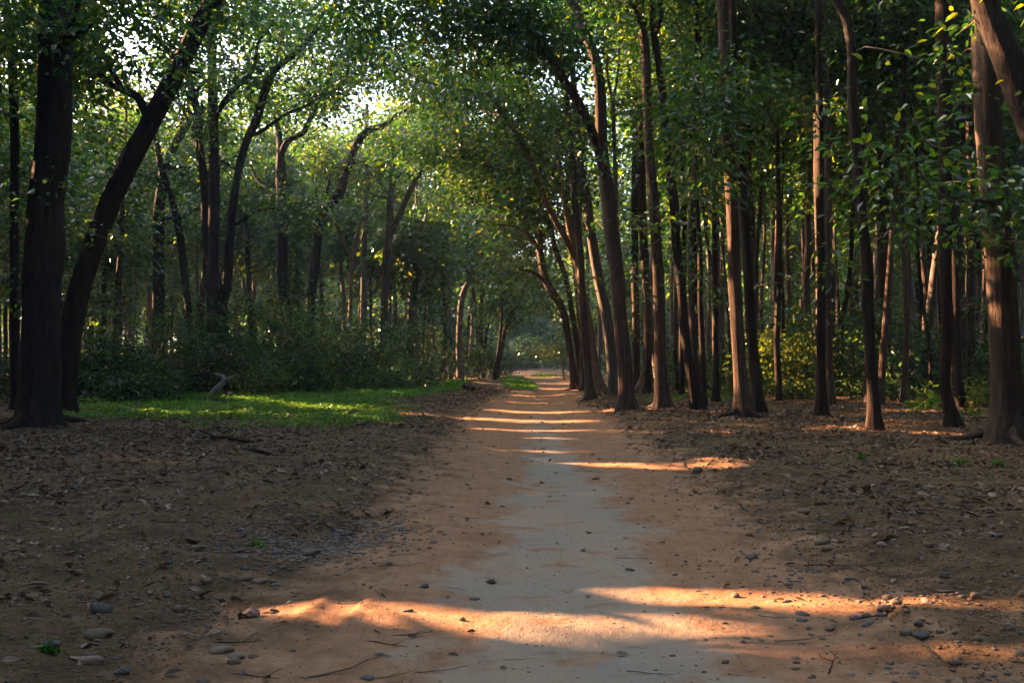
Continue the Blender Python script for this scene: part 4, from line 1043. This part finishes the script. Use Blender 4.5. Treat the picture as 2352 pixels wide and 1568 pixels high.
def ico(sub):
    bm = bmesh.new()
    bmesh.ops.create_icosphere(bm, subdivisions=sub, radius=1)
    V = np.array([v.co[:] for v in bm.verts]); Fc = np.array([[v.index for v in f.verts] for f in bm.faces])
    bm.free()
    return V, Fc
def rock_shape(V, seed, ax, angular=.0):
    n = .22 * vnoise(V[:, 0] * 1.3 + seed, V[:, 1] * 1.3 + V[:, 2], seed) + .13 * vnoise(V[:, 0] * 2.8 + V[:, 2] * 1.7, V[:, 1] * 2.8 + seed, seed + 1)
    W = V * (1 + n)[:, None]
    if angular:
        r = rs(seed)
        for _ in range(7):
            d = unit(r.normal(0, 1, 3)); c = r.uniform(.55, .85)
            t = W @ d - c
            W = W - np.maximum(t, 0)[:, None] * d * angular
    return W * np.array(ax)
def gravel():
    rng = rs(81)
    V0, F0 = ico(1)
    shapes = [rock_shape(V0, s, (1, r1, r2), .6 if s % 3 == 0 else 0) for s, (r1, r2) in enumerate([(.8, .5), (.7, .45), (.9, .6), (.6, .5), (.75, .35), (.85, .5)])]
    n = 34000
    y = 3.6 + (30 - 3.6) * rng.uniform(0, 1, n) ** .8
    x = rng.uniform(-1, 1, n) * (.53 * y + 1)
    rdv = rdist(x, y)
    rd = np.abs(rdv)
    gx, gy = gp(735, 1225)
    hollow = np.exp(-(((x - gx) / .7) ** 2 + ((y - gy) / 1.1) ** 2))
    stony = np.exp(-(((rdv - 1.75) / .8) ** 2)) * (y < 16)
    p = .42 * sstep(1.2, 2.2, rd) * (.4 + .6 * (vnoise(x * .7, y * .7, 82) > -.1)) * sstep(28, 10, y) + .5 * stony * (vnoise(x * 1.5, y * 1.5, 84) > -.2) + .015
    k = rng.uniform(0, 1, n) < p
    xe, ye = gx + rng.normal(0, .42, 1500), gy + rng.normal(0, .62, 1500)
    x, y = np.concatenate([x[k], xe]), np.concatenate([y[k], ye])
    a = Acc()
    for i in range(len(x)):
        s = rng.uniform(.010, .026) * (1.5 if rng.uniform() < .12 else 1) * (1.0 if i < k.sum() else 1.15)
        ang = rng.uniform(0, 6.283); c, sn = math.cos(ang), math.sin(ang)
        V = shapes[rng.integers(6)] * s
        V = np.stack([V[:, 0] * c - V[:, 1] * sn, V[:, 0] * sn + V[:, 1] * c, V[:, 2]], 1)
        z = 0
        a.add(V + [x[i], y[i], 0], F0, int(rng.choice(3, p=[.55, .35, .1])), rng.uniform())
    nc = 26000
    yc = 3.7 + 6.3 * rng.uniform(0, 1, nc) ** .8
    xq = rng.uniform(-1, 1, nc) * (.53 * yc + .3)
    rq = np.abs(rdist(xq, yc))
    kc = rng.uniform(0, 1, nc) < .12 + .88 * sstep(1.1, 2.0, rq)
    xq, yc = xq[kc], yc[kc]
    for i in range(len(xq)):
        a.add(shapes[rng.integers(6)] * rng.uniform(.003, .010) + [xq[i], yc[i], 0], F0, 3, rng.uniform(), False)
    x, y = np.concatenate([x, xq]), np.concatenate([y, yc])
    Z = np.repeat(ground_z(x, y) + .004, len(V0))
    for i in range(len(a.v)):
        a.v[i] = a.v[i] + np.array([0, 0, Z[i * len(V0)]], np.float32)
    return tag(a.obj('gravel', [M['tan'], M['grey'], M['pink'], M['crumb']]), kind='stuff')
gravel()

# ------------------------------------------------------------------ stones, each on its own
V3, F3 = ico(3)
KINDS = {'round': ((1, .82, .68), .25), 'egg': ((1, .7, .62), .2), 'flat': ((1, .72, .36), .4), 'long': ((1, .5, .42), .3), 'broken': ((1, .75, .6), 1.0)}
STONE = {}
for kn, (ax, ang) in KINDS.items():
    for mt in ('tan', 'grey', 'pink'):
        for s in range(3):
            a = Acc(); a.add(rock_shape(V3, s * 7 + len(kn), ax, ang), F3, 0, .5, ang < .5)
            STONE[kn, mt, s] = a.mesh('stone', [M[mt]])
def put_stone(x, y, w, kn, mt, s, rz, label, sink=.28, tilt=0, group='stones lying about the track', name='stone'):
    o = bpy.data.objects.new(name, STONE[kn, mt, s])
    COL.objects.link(o)
    k = w / 2
    o.scale = (k, k, k)
    h = KINDS[kn][0][2] * k
    o.location = (x, y, float(ground_z(x, y)) + h * (1 - 2 * sink))
    o.rotation_euler = (tilt, tilt * .5, rz)
    tag(o, label, 'stone', group)
def hstone(px, by, wpx, kn, mt, label, rz=0, s=0, tilt=0, sink=.25):
    Y = ydist(by)
    put_stone((px - CX) / F * Y, Y, wpx / F * Y, kn, mt, s, rz, label, sink, tilt)
for i, h in enumerate([
    (238, 1418, 46, 'egg', 'grey', 'upright egg-shaped dark stone on the soil of the grassy side', .3, 0, .6), (230, 1482, 68, 'long', 'tan', 'long humped stone half sunk just nearer than the egg-shaped one', .1, 1), (210, 1545, 58, 'long', 'pink', 'smooth pinkish oblong stone in the near corner', -.05, 0, 0),
    (126, 1500, 44, 'long', 'grey', 'dark oblong stone in the near corner by the humped one', .1, 2), (284, 1568, 36, 'broken', 'grey', 'blocky grey stone at the very bottom edge by the pinkish oblong', .4, 0), (575, 1408, 44, 'broken', 'pink', 'pair-like chunky pinkish stone beside the tyre rut', .2, 0), (628, 1396, 20, 'egg', 'tan', 'small upright tan stone beside the chunky pinkish one', 1.2, 1, .7),
    (414, 1396, 30, 'round', 'tan', 'rounded tan stone between the egg-shaped and chunky ones', .5, 0), (389, 1367, 22, 'egg', 'grey', 'small dark upright stone just past the rounded tan one', 1., 2, .5), (564, 1332, 34, 'long', 'tan', 'first of a short row of half-buried stones', .1, 0), (600, 1334, 36, 'flat', 'tan', 'second, flatter stone of the short half-buried row', .1, 1), (635, 1338, 24, 'flat', 'grey', 'last, greyer stone of the short half-buried row', 0, 2),
    (478, 1338, 27, 'round', 'tan', 'low rounded stone apart from the half-buried row', .2, 1), (508, 1500, 56, 'flat', 'tan', 'pale flat stone partly covered by soil below the tyre rut', .3, 0), (545, 1510, 44, 'flat', 'tan', 'long flat slab overlapping the pale flat stone', -.3, 1), (585, 1508, 26, 'broken', 'tan', 'chunky stone at the end of the pale flat pair', .5, 1),
    (457, 1268, 34, 'broken', 'tan', 'flat-topped brown stone near the dry twigs', .1, 2), (387, 1308, 22, 'broken', 'grey', 'greenish grey chunk past the small dark upright stone', .2, 0), (470, 1568, 30, 'broken', 'pink', 'sunlit pointed stone at the bottom edge', .4, 1), (540, 1525, 30, 'round', 'tan', 'small rounded stone below the flat slab', .4, 2), (500, 1400, 18, 'egg', 'grey', 'little pale stone between the rounded tan and chunky ones', .3, 1),
    (974, 1342, 22, 'broken', 'grey', 'dark angular stone alone on the bare track', .3, 0), (935, 1399, 27, 'flat', 'grey', 'pale flat grey stone on the track at the sun band edge', .1, 0), (1062, 1416, 17, 'round', 'tan', 'dark round stone sitting in the sun band on the track', .3, 1), (1090, 1366, 26, 'flat', 'grey', 'bluish grey low stone at the pale crust edge', 0, 1), (845, 1545, 38, 'flat', 'grey', 'dusty grey stone with twigs across it on the track', .1, 2),
    (870, 1494, 22, 'flat', 'grey', 'small grey stone against a dark twig on the track', .2, 0), (1338, 1255, 12, 'round', 'grey', 'tiny dark stone on the pale middle of the track', 0, 0), (960, 1470, 12, 'broken', 'grey', 'tiny grey chip short of the dark twigs', .4, 1),
    (1600, 1084, 24, 'round', 'tan', 'big round stone at the track edge by the bright middle streak', .2, 0), (1458, 966, 13, 'egg', 'tan', 'small upright stone before the big dark forked tree', 1., 0, 1.2), (1762, 1128, 20, 'egg', 'tan', 'tan stone on litter past the bright streak end', .5, 1), (1895, 1268, 24, 'round', 'tan', 'pale rounded stone below the log-like one', .3, 2), (1884, 1255, 42, 'long', 'tan', 'log-like long pale stone on the litter', .25, 0),
    (2127, 1277, 20, 'egg', 'pink', 'pinkish pointed stone standing on the stony side', .2, 0, .5), (2286, 1254, 30, 'flat', 'grey', 'wide dark stone near the frame edge on the litter', .1, 0), (2166, 1352, 30, 'egg', 'grey', 'large dark wedge-shaped stone just past the wide sun band', .4, 1, .7), (2054, 1400, 30, 'round', 'tan', 'sunlit cracked stone in the wide sun band', .2, 1), (2023, 1414, 40, 'long', 'pink', 'long stone on the near edge of the wide sun band', .1, 1), (2019, 1428, 28, 'flat', 'grey', 'grey stone tucked under the long edge stone', 0, 0),
    (1855, 1439, 18, 'broken', 'grey', 'blue-grey chip below the wide sun band', .3, 1), (1903, 1441, 26, 'broken', 'tan', 'dark block-shaped stone below the wide sun band', .2, 2), (1838, 1424, 28, 'flat', 'grey', 'flat blue-grey stone beside a curved stick', -.2, 1), (1961, 1424, 34, 'flat', 'grey', 'low slaty stone on the shadow line of the sun band', .4, 2), (2234, 1396, 27, 'round', 'tan', 'sunlit round stone further along the wide sun band', .3, 0), (2303, 1362, 18, 'egg', 'pink', 'small leaning sunlit stone near the frame edge', .8, 2, .6),
    (2313, 1466, 26, 'round', 'pink', 'tall rounded stone beyond the near shadow line', .2, 1, .3), (2240, 1484, 26, 'egg', 'tan', 'sunlit tan stone before the tall rounded one', .2, 2), (2076, 1463, 30, 'egg', 'tan', 'dark-based stone in the shadow between two sun bands', .1, 0), (2110, 1468, 44, 'flat', 'grey', 'broad low stone beside the dark-based one', .1, 1), (2346, 1402, 26, 'round', 'tan', 'sunlit stone cut by the frame edge', .1, 2), (1663, 1510, 20, 'broken', 'grey', 'dark angular chip on the grey dust of the track', .3, 2),
    (1860, 1552, 20, 'broken', 'grey', 'blackish chip at the bottom edge', .2, 0), (2091, 1550, 30, 'flat', 'grey', 'grey flat stone in the lowest shadow band', 0, 1), (1845, 1188, 34, 'flat', 'tan', 'wide flat stone pair on the litter', .1, 2), (1949, 1171, 20, 'round', 'tan', 'round tan stone on the open litter', .1, 0), (1957, 1130, 15, 'egg', 'tan', 'small egg-like stone past the round tan one', 1., 1), (1928, 1143, 16, 'round', 'tan', 'small round stone beside the egg-like one', .1, 1),
    (2141, 1153, 17, 'round', 'tan', 'small round stone deep in the litter', .1, 2), (2116, 1149, 13, 'egg', 'grey', 'tiny grey stone beside the deep-litter round one', .6, 0), (1812, 1314, 20, 'broken', 'pink', 'pinkish white fragment at the track edge', .2, 1), (1733, 1310, 14, 'broken', 'grey', 'small grey fragment on the track edge dust', .2, 2), (1985, 1424, 22, 'round', 'grey', 'bluish round stone in the near shade under the band', .1, 2), (2205, 1128, 18, 'flat', 'grey', 'flat grey stone in dark litter', 0, 2),
    (828, 990, 20, 'round', 'grey', 'round dark boulder at the grass tip beside the broken log', .1, 0), (1700, 1345, 14, 'broken', 'pink', 'pinkish chip where the wide sun band starts', .2, 0), (720, 1258, 40, 'broken', 'tan', 'brick-like chunk in the washed-out hollow', .2, 2), (665, 1190, 24, 'round', 'tan', 'rounded stone perched on the lip of the hollow', .1, 0), (655, 1180, 18, 'flat', 'grey', 'flat stone behind the perched one on the hollow lip', .1, 1)]):
    hstone(*h)
def where(x, y):
    rd = float(rdist(x, y))
    if abs(rd) < 1.25: a = 'on the bare track'
    elif rd < 0: a = 'beside the track, grassy side' if rd > -2.4 else 'in soil of the grassy side'
    else: a = 'beside the track, tall-trunk side' if rd < 2.6 else 'in litter of the tall-trunk side'
    d = 'short of the first sun band' if y < 5.9 else ('near the first sun band' if y < 7.3 else ('well past the first sun band' if y < 10.5 else ('before the bright middle streak' if y < 14.5 else 'beyond the bright middle streak')))
    return f'{a}, {d}'
rng = rs(101)
n = 0
while n < 215:
    y = 4.4 + 17 * rng.uniform() ** 1.2
    x = rng.uniform(-.54, .54) * y
    rd = float(rdist(x, y))
    if abs(rd) < 1.3 and rng.uniform() > .05: continue
    if rd < 0 and rng.uniform() < .35: continue
    kn = str(rng.choice(['round', 'egg', 'flat', 'long', 'broken'], p=[.28, .2, .24, .14, .14]))
    mt = str(rng.choice(['tan', 'grey', 'pink'], p=[.55, .33, .12]))
    w = rng.uniform(.032, .072) if rng.uniform() < .86 else rng.uniform(.07, .11)
    sz = 'bigger' if w > .07 else ('middling' if w > .05 else 'small')
    cname = {'tan': 'tan', 'grey': 'grey', 'pink': 'pinkish'}[mt]
    put_stone(x, y, w, kn, mt, int(rng.integers(3)), rng.uniform(0, 6.28), f'{sz} {kn} {cname} pebble {where(x, y)}', rng.uniform(.28, .46), rng.normal(0, .2), 'pebbles scattered beside the track', 'pebble')
    n += 1

# ------------------------------------------------------------------ fallen wood
def fallen(name, pts, mat, label, cat='branch', lift=.5, side=(), group=None):
    """pts: (column, row, width in the picture, height above the ground in metres) along a piece of wood lying on the ground"""
    P, R = [], []
    Y0 = ydist(pts[0][1])
    for (x, y, w, h) in pts:
        Y = ydist(y); g = (x - CX) / F * Y
        r = w / 2 / F * Y
        P.append([g, Y, float(ground_z(g, Y)) + r * lift + h]); R.append(r)
    P = np.array(P)
    a = Acc()
    q, r = smooth_path(P, R, max(.02, R[0] * .8))
    tube(a, q, r, 10, 0, .16, seed=int(pts[0][0]))
    o = a.obj(name, [M[mat]], None, P[0])
    tag(o, label, cat, group)
    for sd in side:
        SP, SR = [], []
        for (x, y, w, h) in sd:
            Y = ydist(y); g = (x - CX) / F * Y
            SP.append([g, Y, float(ground_z(g, Y)) + h]); SR.append(w / 2 / F * Y)
        q, r = smooth_path(SP, SR, .05)
        b = Acc(); tube(b, q, r, 8, 0, .12)
        b.obj('branch', [M[mat]], o, P[0])
    return o
# the pale dead branch that stands propped up on the grass: heights traced at one distance
def standing_dead():
    Y = ydist(918)
    g = w3(484, 912, Y); gz = float(ground_z(g[0], Y))
    o = root('dead_branch', (g[0], Y, gz), 'pale barkless dead branch propped up crooked on the grass edge', 'dead branch')
    def mk(nm, pts, dY=0, mat='dead_wood'):
        P = np.array([w3(x, y, Y + dY * i / len(pts)) for i, (x, y, w) in enumerate(pts)])
        q, r = smooth_path(P, [w / 2 / F * Y for _, _, w in pts], .05)
        a = Acc(); tube(a, q, r, 10, 0, .14, seed=4)
        a.obj(nm, [M[mat]], o, (g[0], Y, gz))
    mk('limb', [(480, 914, 13), (490, 902, 16), (504, 888, 15), (513, 877, 13), (514, 868, 11), (506, 862, 8), (494, 859, 5)])
    mk('limb', [(513, 876, 9), (523, 870, 7), (534, 866, 6), (546, 860, 3)], -.3)
    mk('prop', [(512, 882, 9), (517, 896, 8), (521, 912, 7)], .5, 'dark_bark')
standing_dead()
fallen('fallen_branch', [(445, 1018, 5, 0), (480, 1017, 9, .01), (520, 1020, 9, .02), (560, 1025, 7, .02), (600, 1027, 4, 0)], 'dark_bark', 'dark fallen branch lying on litter below the dark grass', side=[[(500, 1018, 5, .04), (470, 1010, 4, .08), (452, 1003, 2, .1)]])
fallen('fallen_branch', [(555, 1050, 6, 0), (590, 1055, 10, .01), (630, 1062, 7, 0)], 'dark_bark', 'short dark fallen branch nearer than the long litter one')
fallen('log', [(440, 925, 9, 0), (480, 928, 12, .02), (515, 932, 10, .02), (550, 938, 7, 0)], 'dark_bark', 'dark rotting log at the grass edge below the pale dead branch', 'log', side=[[(505, 930, 5, .1), (530, 922, 4, .2), (545, 918, 2, .25)]])
fallen('log', [(795, 968, 14, .02), (808, 968, 17, .03), (822, 967, 13, .05)], 'bark', 'broken log stub with a dark hollow end at the grass tip', 'log')
fallen('fallen_branch', [(690, 958, 5, 0), (725, 962, 7, .01), (765, 967, 7, .02), (800, 972, 4, 0)], 'dark_bark', 'thin dark branch lying in the sunlit grass streak', side=[[(740, 964, 3, .04), (715, 955, 2, .12)]])
fallen('stump', [(1064, 903, 12, .06), (1071, 902, 17, .12), (1079, 903, 15, .1), (1087, 904, 10, .03)], 'dark_bark', 'dark knobbly stump at the far end of the green verge', 'stump')
fallen('fallen_branch', [(2080, 934, 5, .05), (2115, 936, 7, .05), (2150, 938, 7, .03), (2175, 938, 5, 0)], 'bark', 'brown branch lying before the bowed black tree')
fallen('fallen_branch', [(845, 920, 3, .02), (862, 928, 4, .04), (880, 934, 3, 0)], 'dark_bark', 'small dark branch on the middle of the grass')

TW = []
for s in range(10):
    r = rs(200 + s)
    a = Acc()
    P = wander(r, (-.5, 0, 0), [1, 0, 0], 1.0, 9, .17, 0); P[:, 2] = np.abs(P[:, 2]) * .25 + .02
    q, rr = smooth_path(P, np.linspace(.013, .006, 9), .04)
    tube(a, q, rr, 6, 0, .2, seed=s)
    if s % 2 == 0:
        k = r.integers(3, 6)
        B = wander(r, P[k], [1, r.choice([-1., 1.]) * .8, .1], .4, 5, .2, 0); B[:, 2] = np.abs(B[:, 2]) * .5 + .02
        q, rr = smooth_path(B, np.linspace(.009, .004, 5), .04); tube(a, q, rr, 5, 0, .1)
    TW.append(a.mesh('twig', [M['twig'] if s % 3 else M['dark_bark']]))
def put_twig(x, y, L, rz, s, label, group='dry twigs strewn over the track and litter'):
    o = bpy.data.objects.new('twig', TW[s])
    COL.objects.link(o)
    o.location = (x, y, float(ground_z(x, y)) + .004)
    o.rotation_euler = (0, 0, rz)
    o.scale = (L, L, L * .8)
    tag(o, label, 'twig', group)
for px, py, w, rz, s, lab in [(945, 1448, 105, .12, 0, 'forked dark twig lying long across the track near the sun band'), (905, 1434, 45, -.1, 1, 'straight short twig just past the forked one'), (925, 1438, 55, -.12, 3, 'second short twig next to the forked one'), (880, 1496, 60, .05, 2, 'dark twig resting against a small grey stone'),
    (930, 1272, 75, .25, 4, 'bent twig on the orange dust beyond the tyre rut'), (880, 1240, 70, .3, 5, 'long thin twig near the hollow rim'), (850, 1185, 80, .05, 6, 'forked twig by the pebbly hollow'), (1150, 1440, 26, .9, 1, 'small dark chip of wood standing in the pale crust'), (1465, 1465, 50, .1, 3, 'brown stick on the grey crust of the track'), (1660, 1288, 40, .25, 5, 'curved twig where the track meets the stony side'),
    (1790, 1418, 90, -.2, 8, 'curved pale stick beside the blue-grey flat stone'), (1700, 1535, 65, -.15, 7, 'thin dark stick across the near track edge'), (1900, 1300, 110, -.1, 9, 'long pale stick lying on the litter below the log-like stone'), (420, 1217, 160, -.1, 2, 'long thin stick on the mossy soil of the grassy side'), (530, 1262, 150, .15, 6, 'pale bent twig with curled side shoots near the hollow'), (660, 1430, 60, .2, 3, 'dark stick beside the tyre rut'),
    (2250, 1240, 90, .05, 7, 'dark stick on the litter by the wide dark stone'), (1740, 1470, 70, -.1, 9, 'short twig in the shade under the wide sun band'), (1450, 1090, 30, .2, 1, 'small twig past the bright streak on the track'), (820, 1548, 250, .12, 5, 'very long thin twig crossing the dusty grey stone'), (1000, 1553, 170, -.1, 7, 'long thin twig trailing off from the dusty stone')]:
    x, y = gp(px, py)
    put_twig(x, y, w / F * y, rz, s, lab)
rng = rs(111)
for n in range(75):
    y = 4.6 + 15 * rng.uniform() ** 1.3
    x = rng.uniform(-.5, .5) * y
    s = int(rng.integers(10))
    L = rng.uniform(.10, .38)
    put_twig(x, y, L, rng.normal(0, .5), s, f"{'long' if L > .27 else ('short' if L < .17 else 'mid-length')} {'forked' if s % 2 == 0 else 'plain'} dry twig {where(x, y)}")

# ------------------------------------------------------------------ haze: the damp air of the forest
bm = bmesh.new()
bmesh.ops.create_cube(bm, size=1)
me = bpy.data.meshes.new('haze'); bm.to_mesh(me); bm.free()
hz = bpy.data.objects.new('haze', me); COL.objects.link(hz)
hz.scale = (800, 800, 36); hz.location = (0, 0, 16.5)
m, nt, N_, L_ = new_mat('haze')
N_.remove(N_['Principled BSDF'])
pv = nd(nt, 'ShaderNodeVolumePrincipled')
pv.inputs['Color'].default_value = (.55, .78, 1, 1)
pv.inputs['Density'].default_value = .0004
pv.inputs['Anisotropy'].default_value = .2
L_.new(pv.outputs[0], N_['Material Output'].inputs['Volume'])
me.materials.append(m)
tag(hz, kind='stuff')
